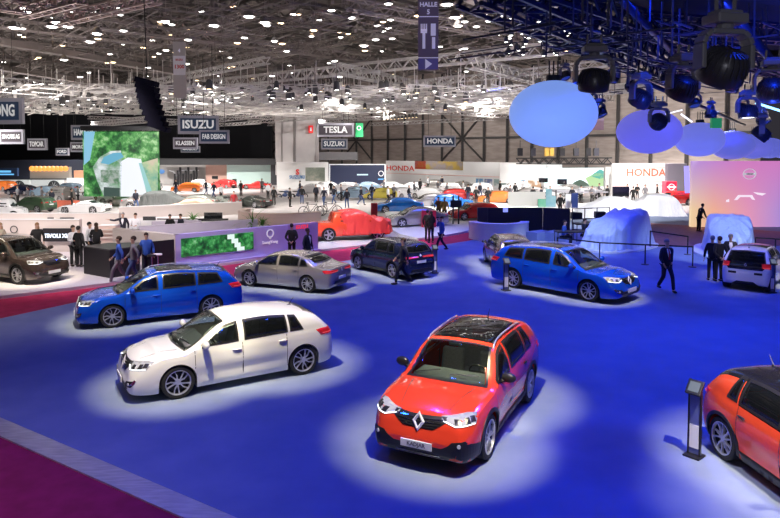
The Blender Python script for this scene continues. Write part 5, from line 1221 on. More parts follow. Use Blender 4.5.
for x0, y0, x1, y1, d_, c_, lab in ((508,192,545,206,52,(.72,.72,.66),'white flat board wall above the black booth'), (546,189,552,196,50,(.2,.45,.5),'small teal picture board right of the white flat board'), (538,199,546,207,46,(.1,.45,.25),'green and white sign above the black booth corner'), (546,196,556,207,48,(.6,.4,.42),'pale pink board right of the green sign')):
    frontal('display_board', x0, y0, x1, y1, d_, .1, noisy('brd%d' % x0, c_, tuple(.8*v+.15 for v in c_), 2, .6), lab, 'board')
# red upright frame, second frame, metal stands
def frame(x0, y0, x1, y1, d, lab, m):
    t = thing('upright_frame', lab, 'frame'); a, b = A(x0,y1,d), A(x1,y0,d); w = .28
    for (c_, s_) in ((((a.x+w/2), d, (a.z+b.z)/2), (w,.3,b.z-a.z)), ((b.x-w/2, d, (a.z+b.z)/2), (w,.3,b.z-a.z))): mb = MB(); mb.box(c_, s_); mb.build('post', m, t)
    for z in (a.z+w/2, b.z-w/2): mb = MB(); mb.box(((a.x+b.x)/2, d, z), (b.x-a.x-2*w, .3, w)); mb.build('crossbar', m, t)
    mb = MB(); mb.box(((a.x+b.x)/2, d+.12, (a.z+b.z)/2), (b.x-a.x-2*w,.04,b.z-a.z-2*w)); mb.build('inner_panel', WHITEP, t); return t
frame(421.5,210.5,436,229.5, 42, 'red upright frame with white panel beside the silver saloon', mat('deep_red', (.4,.01,.04), .4)); frame(371,203,377.5,221, 50, 'tall red and white charging pillar left of the silver saloon', mat('deep_red', (.4,.01,.04), .4))
for x, lab in ((453,'left of two dark sign posts beside the red hatchback'), (458.5,'right of two dark sign posts beside the red hatchback')):
    p = G(x, 224, .12); t = MB(); t.box((p.x,p.y,1.1), (.1,.1,2.0)); t.box((p.x,p.y-.05,1.5), (.4,.05,.5)); tag(t.build('sign_post', SATIN), lab, 'post')
# tables with bicycles
def bicycle(px, py, lab, rz=0, z=0):
    p = G(px, py, z); t = thing('bicycle', lab, 'bicycle', p, rz)
    for x in (-.55,.55):
        mb = MB(); mb.lathe([(.34+.025*cos(k*pi/3), .025*sin(k*pi/3)) for k in range(6)], 24, Matrix.Translation((x,0,.36)) @ Matrix.Rotation(pi/2,4,'X'), close=True); w_ = mb.build('wheel', RUBBER, t)
        mb = MB()
        for k in range(8): a = 2*pi*k/8; mb.tube((x,0,.36), (x+.33*cos(a),0,.36+.33*sin(a)), .006, 4)
        mb.build('spokes', CHROME, w_)
    mb = MB(); P = dict(r=(-.55,0,.36), f=(.55,0,.36), b=(-.1,0,.3), s=(-.25,0,.85), h=(.38,0,.85))
    for u, v in (('r','b'),('r','s'),('b','s'),('b','h'),('s','h'),('h','f')): mb.tube(P[u], P[v], .02, 6)
    mb.build('frame', SATIN, t); mb = MB(); mb.tube(P['h'], (.42,0,1.0), .016, 6); mb.tube((.42,-.25,1.0), (.42,.25,1.0), .014, 6); mb.build('handlebar', SATIN, t); mb = MB(); mb.ball((-.27,0,.95), (.13,.06,.04), 8, 5); mb.tube((-.25,0,.85), (-.27,0,.94), .014, 5); mb.build('saddle', BLACK, t); return t
tb = frontal('display_plinth', 300, 217.5, 338, 226, 44, 2.2, WHITEW, 'white plinth carrying two black bicycles', 'platform'); zt = A(300,217.5,44).z
bicycle(0,0,'black bicycle on the white plinth, left one').location = (A(311,200,44.6).x, 44.7, zt); bicycle(0,0,'black bicycle on the white plinth, nearer the draped pickup', R(8)).location = (A(329,200,44.8).x, 45.2, zt)
mc = frontal('display_plinth', 280, 200, 308, 205, 70, 3, WHITEW, 'white plinth carrying two dark motorcycles', 'platform')
def motorcycle(px, d, lab, z):
    p = A(px, 200, d); t = thing('motorcycle', lab, 'motorcycle', (p.x, d, z), R(10))
    for x in (-.7,.7):
        mb = MB(); mb.lathe([(.26+.055*cos(k*pi/3), .06*sin(k*pi/3)) for k in range(6)], 18, Matrix.Translation((x,0,.32)) @ Matrix.Rotation(pi/2,4,'X'), close=True); mb.build('wheel', RUBBER, t)
    mb = MB(); mb.ball((.1,0,.85), (.32,.16,.15), 10, 6); mb.ball((-.05,0,.5), (.3,.18,.22), 10, 6); mb.bar((.7,0,.32),(.5,0,1.0), .08); mb.bar((-.7,0,.32),(0,0,.45), .08); mb.build('frame', mat('moto_blue', (.05,.08,.2), .4), t, smooth=True); mb = MB(); mb.ball((-.4,0,.88), (.36,.13,.07), 8, 5); mb.build('saddle', BLACK, t); mb = MB(); mb.bar((.48,-.35,1.05),(.48,.35,1.05), .04); mb.build('handlebar', SATIN, t)
zt = A(280,200,70).z; motorcycle(285.5, 71, 'dark motorcycle on white plinth, left one', zt); motorcycle(299, 71.3, 'dark motorcycle on white plinth, right one', zt)

# ---------------------------------------------------------------- rope barriers
def barrier(pts, lab, skip=()):
    t = thing('rope_barrier', lab, 'barrier'); ps = [G(x, y, .014) for x, y in pts]; h = .92
    for i, p in enumerate(ps):
        if i in skip: continue
        mb = MB(); mb.tube(p, p+V((0,0,h)), .03, 8); mb.lathe([(0,.0),(.17,.0),(.16,.025),(.0,.04)], 14, Matrix.Translation(p)); mb.build('post', SATIN, t, smooth=True, angle=R(40))
    for p, q in zip(ps, ps[1:]): mb = MB(); mb.bar(p+V((0,0,h-.03)), q+V((0,0,h-.03)), .03, .06); mb.build('rope', BLACK, t)
barrier([(557,256),(599.5,262),(645,264.5),(692.5,267)], 'black belt barrier in front of the left pale blue covered car'); barrier([(650,248),(687.5,254.5)], 'short black belt barrier between the two pale blue covered cars')
barrier([(755,256),(775,257.5),(800,259)], 'black belt barrier behind the small white city car')
# ---------------------------------------------------------------- info stands
def kiosk(px, py, rz, lab, tall=1.0, z=.014):
    p = G(px, py, z); t = thing('info_stand', lab, 'info stand', p, rz); mb = MB(); mb.box((0,0,.015), (.27,.26,.03)); mb.build('base', SATIN, t, bevel=.005)
    for s in (-1,1): mb = MB(); mb.box((s*.095,0,.56*tall), (.025,.05,1.06*tall)); mb.build('post', SATIN, t)
    mb = MB(); mb.box((0,0,.56*tall), (.165,.02,1.04*tall)); mb.build('panel', mat('kiosk_panel', (.10,.12,.35), .3), t)
    mb = MB(); mb.box((0,-.017,.33*tall), (.15,.012,.38*tall)); mb.build('price_sheet', mat('sheet', (.75,.75,.8), .5), t)
    M_ = Matrix.Translation((0,-.03,1.14*tall)) @ Matrix.Rotation(R(50), 4, 'X'); mb = MB(); mb.box((0,0,0), (.25,.26,.05), M=M_); hd_ = mb.build('screen_head', SATIN, t, bevel=.01); mb = MB(); mb.box((0,0,.03), (.17,.17,.01), M=M_); mb.build('screen', mat('kiosk_scr', (.06,.07,.08), .1, emit=(.5,.6,.7), es=.25), hd_); return t
kiosk(694, 456, R(-50), 'tall dark info stand with angled screen beside the small orange red crossover', 1.02)
kiosk(506, 290.5, R(20), 'slim info stand at the tail of the blue estate facing right', .95); kiosk(771.5, 292.5, R(0), 'white fronted info stand beside the small white city car', .98); kiosk(434.5, 273, R(20), 'dark info stand at the rear corner of the dark blue car', .95)

# ---------------------------------------------------------------- hanging signs
SFR = mat('sign_frame', (.30,.29,.34), .6, emit=(.8,.78,.9), es=.05)
def sign(txt, x0, y0, x1, y1, d, col, lab, size=.62, rz=-.08, lines=None, dx=0, fr=.14, cat='sign', tc=None):
    a, b = A(x0,y1,d), A(x1,y0,d); w, h = b.x-a.x, b.z-a.z; c = (a+b)/2; t = thing('hanging_sign', lab, cat, c, rz)
    mb = MB(); mb.box((0,.15,0), (w,.3,h)); mb.build('frame', SFR, t)
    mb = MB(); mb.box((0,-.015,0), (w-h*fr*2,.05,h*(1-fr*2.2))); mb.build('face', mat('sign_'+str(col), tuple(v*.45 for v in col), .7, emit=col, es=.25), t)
    for i, tx in enumerate(lines or [txt]):
        k = len(lines or [txt]); sz = h*size/k; o = text_mesh(tx, sz, mat('sign_white', (.5,.5,.5), .6, emit=(1,1,1), es=.35), t, M=UPR((0, -.06, (k-1)*sz*.55-i*sz*1.1)), bold=sz*.03); bw = max(v.co.x for v in o.data.vertices)-min(v.co.x for v in o.data.vertices)
        if bw > (w-h*fr*2)*.88: s_ = (w-h*fr*2)*.88/bw; o.scale = (s_,1,1)
    for s in (-1,1): mb = MB(); mb.tube((s*w*.35,.15,h/2), (s*w*.35,.15,h/2+5), .02, 4); mb.build('wire', SATIN, t)
    return t
NV = (.03,.06,.13); BR = (.09,.07,.09)
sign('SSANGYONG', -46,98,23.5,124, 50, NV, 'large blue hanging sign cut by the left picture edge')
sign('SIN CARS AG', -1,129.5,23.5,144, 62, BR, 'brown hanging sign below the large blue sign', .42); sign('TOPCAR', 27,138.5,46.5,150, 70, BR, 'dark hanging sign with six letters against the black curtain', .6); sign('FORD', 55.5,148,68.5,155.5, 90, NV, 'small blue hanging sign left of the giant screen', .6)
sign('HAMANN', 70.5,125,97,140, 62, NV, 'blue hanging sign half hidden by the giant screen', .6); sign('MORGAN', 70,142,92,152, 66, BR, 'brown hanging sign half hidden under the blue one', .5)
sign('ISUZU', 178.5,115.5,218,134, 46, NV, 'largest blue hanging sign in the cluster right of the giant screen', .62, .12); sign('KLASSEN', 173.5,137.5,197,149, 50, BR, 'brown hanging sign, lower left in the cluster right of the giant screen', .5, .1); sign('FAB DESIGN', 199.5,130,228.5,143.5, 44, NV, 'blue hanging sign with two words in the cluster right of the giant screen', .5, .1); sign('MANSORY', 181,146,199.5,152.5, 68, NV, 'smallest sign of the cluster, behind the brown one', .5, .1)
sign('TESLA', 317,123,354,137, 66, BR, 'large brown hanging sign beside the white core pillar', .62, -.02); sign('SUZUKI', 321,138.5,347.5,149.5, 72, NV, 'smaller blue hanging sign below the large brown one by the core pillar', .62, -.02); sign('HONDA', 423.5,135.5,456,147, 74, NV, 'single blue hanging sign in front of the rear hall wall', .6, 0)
def banner(x0, y0, x1, y1, d, m, lab):
    a, b = A(x0,y1,d), A(x1,y0,d); t = thing('hanging_banner', lab, 'banner', (a+b)/2); mb = MB(); mb.box((0,0,0), (b.x-a.x,.08,b.z-a.z)); mb.build('cloth', m, t); return t, b.x-a.x, b.z-a.z
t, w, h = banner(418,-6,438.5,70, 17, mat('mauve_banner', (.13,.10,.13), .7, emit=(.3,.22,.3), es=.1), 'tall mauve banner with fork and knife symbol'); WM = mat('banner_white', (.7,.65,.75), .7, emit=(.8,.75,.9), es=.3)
def bz(y): return A(428, y, 17).z-(A(418,70,17).z+A(418,-6,17).z)/2
text_mesh('HALLE', .16, WM, t, M=UPR((0,-.05,bz(5))), bold=.004); text_mesh('5', .17, WM, t, M=UPR((0,-.05,bz(12.5))), bold=.004)
for y in (17, 58): mb = MB(); mb.box((0,-.05,bz(y)), (w,.02,.02)); mb.build('line', WM, t)
mb = MB(); fx = -w*.22; mb.box((fx,-.055,(bz(33)+bz(49))/2), (.075,.02,bz(33)-bz(49))); mb.box((fx,-.055,bz(31.5)), (.17,.02,.10)); 
for k in (-1.5,-.5,.5,1.5): mb.box((fx+k*.047,-.055,bz(27.5)), (.026,.02,.17))
mb.build('fork_symbol', WM, t); mb = MB(); mb.box((w*.24,-.055,(bz(24)+bz(36))/2), (.13,.02,bz(24)-bz(36))); mb.box((w*.26,-.055,(bz(37.5)+bz(49))/2), (.085,.02,bz(37.5)-bz(49))); mb.build('knife_symbol', WM, t)
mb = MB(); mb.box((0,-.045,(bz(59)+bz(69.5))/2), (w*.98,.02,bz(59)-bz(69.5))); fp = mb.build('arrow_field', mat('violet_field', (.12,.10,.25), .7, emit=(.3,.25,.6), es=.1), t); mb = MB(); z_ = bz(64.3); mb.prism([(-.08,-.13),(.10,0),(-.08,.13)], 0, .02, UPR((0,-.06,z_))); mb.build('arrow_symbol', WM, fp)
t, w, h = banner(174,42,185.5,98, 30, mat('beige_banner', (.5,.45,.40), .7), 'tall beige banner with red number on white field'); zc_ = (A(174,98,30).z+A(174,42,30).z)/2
mb = MB(); z0, z1 = A(180,75,30).z-zc_, A(180,56,30).z-zc_; mb.box((0,-.05,(z0+z1)/2), (w*.98,.02,z1-z0)); f_ = mb.build('white_field', mat('banner_field', (.85,.82,.82), .7), t); text_mesh('1300', .24, mat('banner_red', (.6,.03,.03), .6), f_, M=UPR((0,-.07,A(180,67,30).z-zc_)), bold=.006); text_mesh('ISUZU', .12, mat('banner_red', (.6,.03,.03), .6), f_, M=UPR((0,-.07,A(180,60,30).z-zc_)), bold=.003)
text_mesh('4', .25, WM, t, M=UPR((0,-.05,A(180,51,30).z-zc_)))
o = frontal('exit_sign', 355.5, 123, 363, 137, 80, .3, mat('exit_green', (.02,.22,.08), .5, emit=(.05,.7,.25), es=.25), 'green hanging sign right of the large brown sign', 'sign'); mb = MB(); mb.lathe([(.2,0),(.28,0),(.28,.03),(.2,.03)], 14, UPR(A(359,128,79.9)), close=True); mb.build('pictogram', LW, o)
# speaker column
t = thing('line_array_speaker', 'tall column of black loudspeakers hanging above the giant screen', 'loudspeaker')
for i in range(9):
    x, y = 147+.2*i+i*i*.17, 82+i*5.6; p = A(x, y, 25); mb = MB(); mb.box((p.x,25,p.z), (.78,.6,.205), M=Matrix.Translation((p.x,25,p.z)) @ Matrix.Rotation(R(14+i*.8), 4, 'Y') @ Matrix.Translation((-p.x,-25,-p.z))); mb.build('speaker_box', mat('speaker_black', (.006,.006,.014), .9, spec=.1), t, bevel=.02)
p = A(147,78,25); mb = MB(); mb.tube(p, p+V((-.1,0,5)), .02, 4); mb.build('wire', SATIN, t)
# ---------------------------------------------------------------- roof and rigging
ROOFM = noisy('roof_sheet', (.09,.075,.07), (.15,.13,.12), .25, .8)
struct(slab('ceiling', [(-170,14), (110,14), (110,170), (-170,170)], 21.0, 21.4, ROOFM))
STEEL = mat('roof_steel', (.13,.115,.11), .6); STEEL2 = mat('pale_steel', (.30,.26,.245), .5); TRUSSM = mat('truss_alu', (.62,.60,.60), .35, .6); TRUSSP = mat('truss_pinkish', (.55,.42,.40), .4, .5); TRUSSD = mat('truss_dark', (.035,.04,.09), .35, .6)
def truss_mesh(L_, w, r, pitch, n=4):
    key = ('t', L_, w, r, pitch)
    if key in WH: return WH[key]
    mb = MB(); c = [(-w/2,-w/2), (w/2,-w/2), (w/2,w/2), (-w/2,w/2)]
    for y, z in c: mb.bar((0,y,z), (L_,y,z), r*2)
    k = int(L_/pitch)
    for i in range(k):
        x0, x1 = i*pitch, (i+1)*pitch
        for a in range(4):
            (y, z), (y2, z2) = c[a], c[(a+1) % 4]
            if i % 2: (y, z), (y2, z2) = (y2, z2), (y, z)
            mb.bar((x0,y,z), (x1,y2,z2), r*1.3)
    me = bpy.data.meshes.new('truss'); me.from_pydata(mb.v, [], mb.f); WH[key] = me; return me
def truss(p, q, w, r, pitch, m, lab, group=None, cat='truss', name='lighting_truss'):
    p, q = V(p), V(q)
    if name == 'lighting_truss' and z_limit and max((p-V((18.75,100,0))).dot(E1), (q-V((18.75,100,0))).dot(E1)) > -1.5: return
    if name == 'lighting_truss' and any(-18.5 < p.lerp(q, k/40).x < -10.5 and 95 < p.lerp(q, k/40).y < 104 for k in range(41)): return
    L_ = round((q-p).length/pitch)*pitch; base = truss_mesh(round(L_, 2), w, r, pitch)
    key = (base.name, m.name)
    if key not in KIDS: me = base.copy(); me.materials.append(m); KIDS[key] = me
    o = link(name, KIDS[key]); o.location = p; d = q-p; o.rotation_euler = (0, -atan2(d.z, sqrt(d.x**2+d.y**2)), atan2(d.y, d.x)); tag(o, lab, cat, group); return o
rnd = random.Random(11); z_limit = True
# roof girders, two directions
for i in range(9):
    o0 = V((-40,10,0))+E2*(i*16-20)+V((10,0,0)); truss(V((o0.x,o0.y,19.2))-E1*10, V((o0.x,o0.y,19.2))+E1*130, 2.2, .16, 3.2, STEEL, 'deep roof girder under the hall roof, running away to the right', 'roof girders running away to the right', 'girder', 'roof_girder')
for i in range(9):
    o0 = V((-30,20,0))+E1*(i*14-5)+V((60,0,0)); truss(V((o0.x,o0.y,18.4))-E2*10, V((o0.x,o0.y,18.4))+E2*140, 1.6, .13, 3.2, STEEL, 'roof girder under the hall roof, running away to the left', 'roof girders running away to the left', 'girder', 'roof_girder')
# pale service beams
for i, (xa, ya, xb, yb, z) in enumerate(((-10,40,290,92,13.5), (470,-4,560,32,14), (520,-10,690,60,12.0), (-10,66,200,100,13))):
    def zp(x, y): r = ray(x, y); t_ = (z-CAMZ)/r.z; return V((r.x*t_, r.y*t_, z))
    a, b = zp(xa, ya), zp(xb, yb) ; mb = MB(); mb.bar(a, b, .9, .5); 
    for k in range(12): p = a.lerp(b, (k+.5)/12); mb.bar(p+V((0,0,.25)), p+V((0,0,5)), .12)
    tag(mb.build('service_beam', STEEL2), ['pale service beam across the upper left of the hall roof','pale service beam right of the mauve banner','pale service beam above the moving lamps','lower pale service beam at the left of the hall'][i], 'beam')
# pinkish trusses, upper left
def zpt(x, y, z): r = ray(x, y); t_ = (z-CAMZ)/r.z; return V((r.x*t_, r.y*t_, z))
for xa, ya, xb, yb, z, lab in ((24,13,84,-3,12,'pinkish truss at the top left corner'), (62,20,160,-4,12,'longer pinkish truss at the top left, nearer the banner with red number'), (-10,3,22,8,12,'short pinkish truss at the top left edge')):
    truss(zpt(xa,ya,z), zpt(xb,yb,z), .5, .04, .5, TRUSSP, lab)
# long bright trusses seen across the middle
for xa, ya, xb, yb, z, lab in ((200,85,560,48,11.5,'long bright truss rising to the right behind the fork and knife banner'), (150,88,285,100,11,'bright truss left of the white core pillar'), (335,68,520,108,11,'bright truss falling to the right above the single blue hanging sign'), (470,62,610,98,11,'bright truss behind the largest lit balloon'), (560,90,700,108,10.5,'bright truss between the blue balloons and the rear wall')):
    truss(zpt(xa,ya,z), zpt(xb,yb,z), .7, .05, .7, TRUSSM, lab)
# dense grid over the far stands
G1 = 'bright trusses of the far lighting grid'; LB = 'pale aluminium truss in the dense lighting grid above the far stands'
for i in range(40):
    z = 9.2+rnd.random()*2; o0 = V((-45+rnd.random()*62, 52+rnd.random()*58, z)); d = E1 if i % 2 else E2; L_ = 24 if i % 3 else 36
    truss(o0-d*L_/2, o0+d*L_/2, .42, .04, .6, TRUSSM, LB, G1)
for i in range(34):
    z = 9.6+rnd.random()*1.6; x = 190+rnd.random()*370; y = 92+rnd.random()*16; p = zpt(x, y, z); d = E1 if i % 2 else E2
    truss(p-d*9, p+d*9, .42, .04, .6, TRUSSM, LB, G1)
for i in range(12):
    z = 13+rnd.random()*3; x = rnd.random()*560; y = 30+rnd.random()*50; p = zpt(x, y, z); d = E1 if i % 2 else E2
    truss(p-d*12, p+d*12, .6, .045, .75, STEEL2, 'grey truss hanging under the hall roof above the lighting grid', 'grey trusses under the hall roof')
# fine clutter nobody could count: cables, hoist chains, pipes, clamps
for nm, n_, zr, yr, m_, lab in (('rigging_cables', 1500, (11.5,18), (0,86), mat('rig_grey', (.22,.19,.175), .6), 'tangle of cables, pipes and hoist chains under the hall roof'), ('rigging_clutter', 2200, (8.8,11.2), (84,114), mat('rig_pale', (.75,.73,.70), .5), 'pale tangle of pipes, clamps and cables in the far lighting grid')):
    mb = MB()
    for i in range(n_):
        x = -5+rnd.random()*590; y = yr[0]+rnd.random()*(yr[1]-yr[0]); z = zr[0]+rnd.random()*(zr[1]-zr[0]); p = zpt(x, y, z)
        if p.y < 20 or (410 < x < 446 and y < 78) or p.y > 118 or (p-V((18.75,100,0))).dot(E1) > -4.5 or (p.y > 90 and -17 < p.x < -8): continue
        k = rnd.random(); q = p.y/60
        if k < .2: mb.bar(p, p+V((0,0,.4+rnd.random()*1.4)), .03*q+.015)
        elif k < .85: d = (E1 if rnd.random() < .5 else E2)*(.8+rnd.random()*3.5); mb.bar(p, p+d+V((0,0,(rnd.random()-.5)*.5)), .04*q+.02)
        else: mb.box(p, (.25*q,.25*q,.3*q), rz=rnd.random()*3)
    tag(mb.build(nm, m_), lab, 'rigging', kind='stuff')
mb = MB()
for i in range(260):
    x = 500+rnd.random()*290; y = 20+rnd.random()*95; p = zpt(x, min(y, 125), 6.9+rnd.random()*1.8)
    if p.y < 9 or (x < 600 and y > 60): continue
    k = rnd.random()
    if k < .6: mb.bar(p, p+(E1 if rnd.random() < .6 else E2)*(.4+rnd.random()*1.8), .03)
    else: mb.bar(p, p+V((0,0,.3+rnd.random())), .03)
tag(mb.build('stage_cables', mat('cable_dark', (.03,.035,.07), .5)), 'dark cables and small pipes between the stage trusses', 'rigging', kind='stuff')
# lamps
def lamp_proto(kind, em):
    t = thing('stage_lamp', 'x', 'lamp')
    if kind == 0:
        mb = MB(); mb.lathe([(.0,.55),(.10,.52),(.17,.40),(.20,.05),(.17,0),(.17,.04),(0,.04)], 10); mb.build('housing', mat('lamp_grey', (.10,.10,.10), .5), t, smooth=True, angle=R(40)); mb = MB(); mb.ball((0,0,.04), (.15,.15,.06), 8, 5); mb.build('lens', em, t)
    else:
        mb = MB(); mb.lathe([(.0,.45),(.12,.42),(.42,.02),(.40,0),(.36,.04),(0,.08)], 12); mb.build('housing', STEEL2, t, smooth=True, angle=R(40)); mb = MB(); mb.ball((0,0,.03), (.30,.30,.10), 8, 5); mb.build('lens', em, t)
    mb = MB(); mb.bar((0,0,.5), (0,0,1.5), .03); mb.build('drop_rod', STEEL2, t); return t
WARM = glow('lamp_warm', (1,.72,.42), 7); COOL = glow('lamp_cool', (1,.97,.92), 10)
protos = [(lamp_proto(1, COOL), 'round pendant lamp with cool white light under the hall roof', 'cool pendant lamps under the hall roof'), (lamp_proto(1, WARM), 'round pendant lamp with warm light under the hall roof', 'warm pendant lamps under the hall roof'), (lamp_proto(0, COOL), 'small black spotlight with white lens hanging from the far lighting grid', 'white spotlights of the far lighting grid'), (lamp_proto(0, WARM), 'small black spotlight with amber lens hanging from the far lighting grid', 'amber spotlights of the far lighting grid')]
used = [False]*4
def lamp(k, p, s=1.):
    t, lab, grp = protos[k]
    if used[k]: t = copy_tree(t)
    used[k] = True; t.location = p; t.scale = (s, s, s); tag(t, lab, 'lamp', grp)
for i in range(130):
    x = rnd.random()*560; y = 4+rnd.random()*82; z = 11.5+rnd.random()*4.5
    if 414 < x < 442 and y < 74: continue
    if x > 330: x = 330+(x-330)*.75
    lamp(0 if rnd.random() < .6 else 1, zpt(x, y, z), .5+.3*rnd.random())
for x, y in ((186,64),(68,27),(90,42),(272,76),(334,61),(214,26),(249,17),(340,77),(52,27),(14,28),(64,60),(80,77),(97,34),(145,80),(166,22),(57,23),(447,5),(455,18),(442,90),(265,23),(728//2,46)): lamp(0, zpt(x, y, 12.5), .95)
for i in range(150):
    x = 10+rnd.random()*540; y = 88+rnd.random()*22 if x > 140 else 95+rnd.random()*20; z = 8.6+rnd.random()*1.6
    lamp(2 if rnd.random() < .8 else 3, zpt(x, y, z), .75+rnd.random()*.5)
for i in range(10): lamp(3, zpt(384+i*3.6, 120-i*.3, 9.0), .9)
for x, y in ((546,46),(553,44),(556,52),(566,51)): lamp(3, zpt(x, y, 9.0), .7)
# small black projectors clamped to trusses
for i in range(46):
    x = 505+rnd.random()*75; y = 12+rnd.random()*45; lamp(2, zpt(x, y, 9.8+rnd.random()), .6)

# ---------------------------------------------------------------- right stage rig
struct(slab('ceiling_stage_drape', [zpt(560,-40,9.6), zpt(604,6,9.6), zpt(690,50,9.6), zpt(790,50,9.6), zpt(1100,60,9.6), (30,3), (6,3)], 9.6, 9.7, mat('black_drape', (.012,.014,.04), .9)))
for xa, ya, xb, yb, z, lab in ((500,5,668,78,8.4,'dark blue lit truss running from the top centre to the second moving lamp'), (531,-3,700,72,8.6,'second dark blue lit truss, parallel and further right'), (567,-2,780,72,8.8,'dark truss at the edge of the black stage roof')):
    a, b = zpt(xa,ya,z), zpt(xb,yb,z); truss(a-(b-a).normalized()*1.5, b+(b-a).normalized()*6, .55, .045, .55, TRUSSD, lab)
a, b = zpt(640,22,8.7), zpt(800,36,8.7); truss(a, b, .5, .035, .5, TRUSSD, 'dark cross truss behind the largest moving lamp')
for (xa,ya,xb,yb,z,lab) in ((622,0,672,52,8.4,'blue lit round pipe with open end at the top'), (722,-2,770,60,7.6,'blue lit pipe right of the largest moving lamp'), (740,22,790,82,7.4,'second blue lit pipe near the right edge'), (640,80,745,125,7.6,'dark pipe under the moving lamps')):
    mb = MB(); mb.tube(zpt(xa,ya,z), zpt(xb,yb,z), .09, 10); tag(mb.build('support_pipe', mat('pipe_dark', (.05,.07,.16), .3, .7), smooth=True), lab, 'pipe')
mb = MB(); mb.bar(A(756,103,20), A(784,112,20), .09, .05); tag(mb.build('light_strip', glow('azure', (.2,.5,1), 4)), 'glowing azure light tube at the right edge', 'light')
for xa, ya, xb, yb in ((666,114,682,110),(681,114,692,122)): mb = MB(); mb.bar(A(xa,ya,24), A(xb,yb,24), .09, .05); tag(mb.build('light_strip', glow('white_tube', (.8,.8,.9), 1.5)), 'pale tube light above the second blue balloon, %s one' % ('left' if xa == 666 else 'right'), 'light')
HEADM = mat('head_black', (.035,.035,.045), .35); YOKEM = mat('yoke_grey', (.16,.16,.17), .45)
def moving_head(px, py, d, s, rz, tilt, lab, lit=False, lens_c=None):
    p = A(px, py, d); t = thing('moving_head_lamp', lab, 'stage lamp', p, rz); t.scale = (s, s, s)
    mb = MB(); mb.box((0,0,.36), (.34,.26,.10)); mb.box((0,0,.425), (.26,.2,.04)); b_ = mb.build('base_box', YOKEM, t, bevel=.02); mb = MB(); mb.tube((-.1,0,.44), (-.1,0,.58), .02, 6); mb.tube((.1,0,.44), (.1,0,.58), .02, 6); mb.build('clamp', CHROME, b_)
    mb = MB(); mb.tube((0,0,.26), (0,0,.32), .08, 12); W2 = .27
    pts = [(-W2,0,-.12),(-W2,0,.12),(-W2+.03,0,.19),(-W2+.09,0,.24),(W2-.09,0,.24),(W2-.03,0,.19),(W2,0,.12),(W2,0,-.12)]
    for a, b in zip(pts, pts[1:]): mb.bar(a, b, .15 if abs(a[0]-b[0]) > .01 else .055, .055 if abs(a[0]-b[0]) > .01 else .15)
    mb.build('yoke', YOKEM, t, bevel=.015)
    M_ = Matrix.Translation((0,0,-.08)) @ Matrix.Rotation(tilt, 4, 'X')
    mb = MB(); mb.lathe([(0,.16),(.10,.155),(.17,.12),(.21,.05),(.225,-.05),(.225,-.14),(.21,-.17),(.19,-.17),(.19,-.14),(0,-.14)], 28, M_); h_ = mb.build('head', HEADM, t, smooth=True, angle=R(40))
    mb = MB()
    for k in range(24):
        M2 = M_ @ Matrix.Rotation(2*pi*k/24, 4, 'Z'); mb.add([(.07,-.006,.165),(.07,.006,.165),(.18,.006,.135),(.18,-.006,.135),(.225,.006,.05),(.225,-.006,.05),(.07,-.006,.12),(.07,.006,.12),(.17,.006,.08),(.17,-.006,.08),(.2,.006,.0),(.2,-.006,.0),(.24,.006,-.06),(.24,-.006,-.06)], [(0,1,2,3),(3,2,4,5),(5,4,12,13),(1,7,8,2),(3,9,6,0),(2,8,10,4),(5,11,9,3),(4,10,12),(5,13,11)], M2)
    mb.build('cooling_fins', HEADM, h_)
    mb = MB(); mb.lathe([(0,-.145),(.185,-.145),(.185,-.15),(0,-.165)], 24, M_); mb.build('lens', glow('lens_on', (.9,.9,1), 6) if lit else mat('lens_off', (.04,.07,.3), .1, .3, emit=(.1,.2,1), es=.12), h_); return t
moving_head(724, 57, 6.2, .98, R(12), R(30), 'largest moving lamp with arched grey yoke near the top right')
moving_head(594, 74, 9.6, 1.0, R(-5), R(15), 'black moving lamp just right of the largest lit balloon')
moving_head(683, 82, 9.6, .95, R(20), R(35), 'black moving lamp left below the largest one'); moving_head(641, 94, 13.5, 1.0, R(30), R(35), 'black moving lamp above the second blue balloon')
moving_head(748, 108, 13.5, .85, R(5), R(-3), 'moving lamp with bright white lens pointing down', True); moving_head(772, 84, 10, .9, R(-20), R(40), 'black moving lamp at the right picture edge')
moving_head(659, 118, 19, 1.1, R(10), R(60), 'small moving lamp peeking above the second blue balloon'); moving_head(762, 130, 17, 1.0, R(60), R(40), 'dark moving lamp over the right balloons')
for k in range(16):
    moving_head(560+k*13+rnd.random()*8, 70+ (k % 4)*13+rnd.random()*10, 21+rnd.random()*5, .9, rnd.random()*6, rnd.random()*.6, 'x')
n_ = 0
for o in bpy.data.objects:
    if o.get('label') == 'x' and o.name.startswith('moving'): tag(o, 'small distant moving lamp in the dark stage rig', 'stage lamp', 'small distant moving lamps in the stage rig')
# small exit sign in rig, tall frame at rear
frontal('exit_sign', 712, 118, 722, 128, 30, .2, mat('exit_green', (.02,.22,.08), .5, emit=(.05,.7,.25), es=.25), 'green exit sign half hidden between the blue balloons and the rig', 'sign')
frontal('picture_panel', 591, 112, 604, 130, 60, .2, noisy('pink_panel', (.4,.2,.25), (.12,.13,.22), .4, .6), 'pink and dark framed panel right behind the largest lit balloon', 'panel')
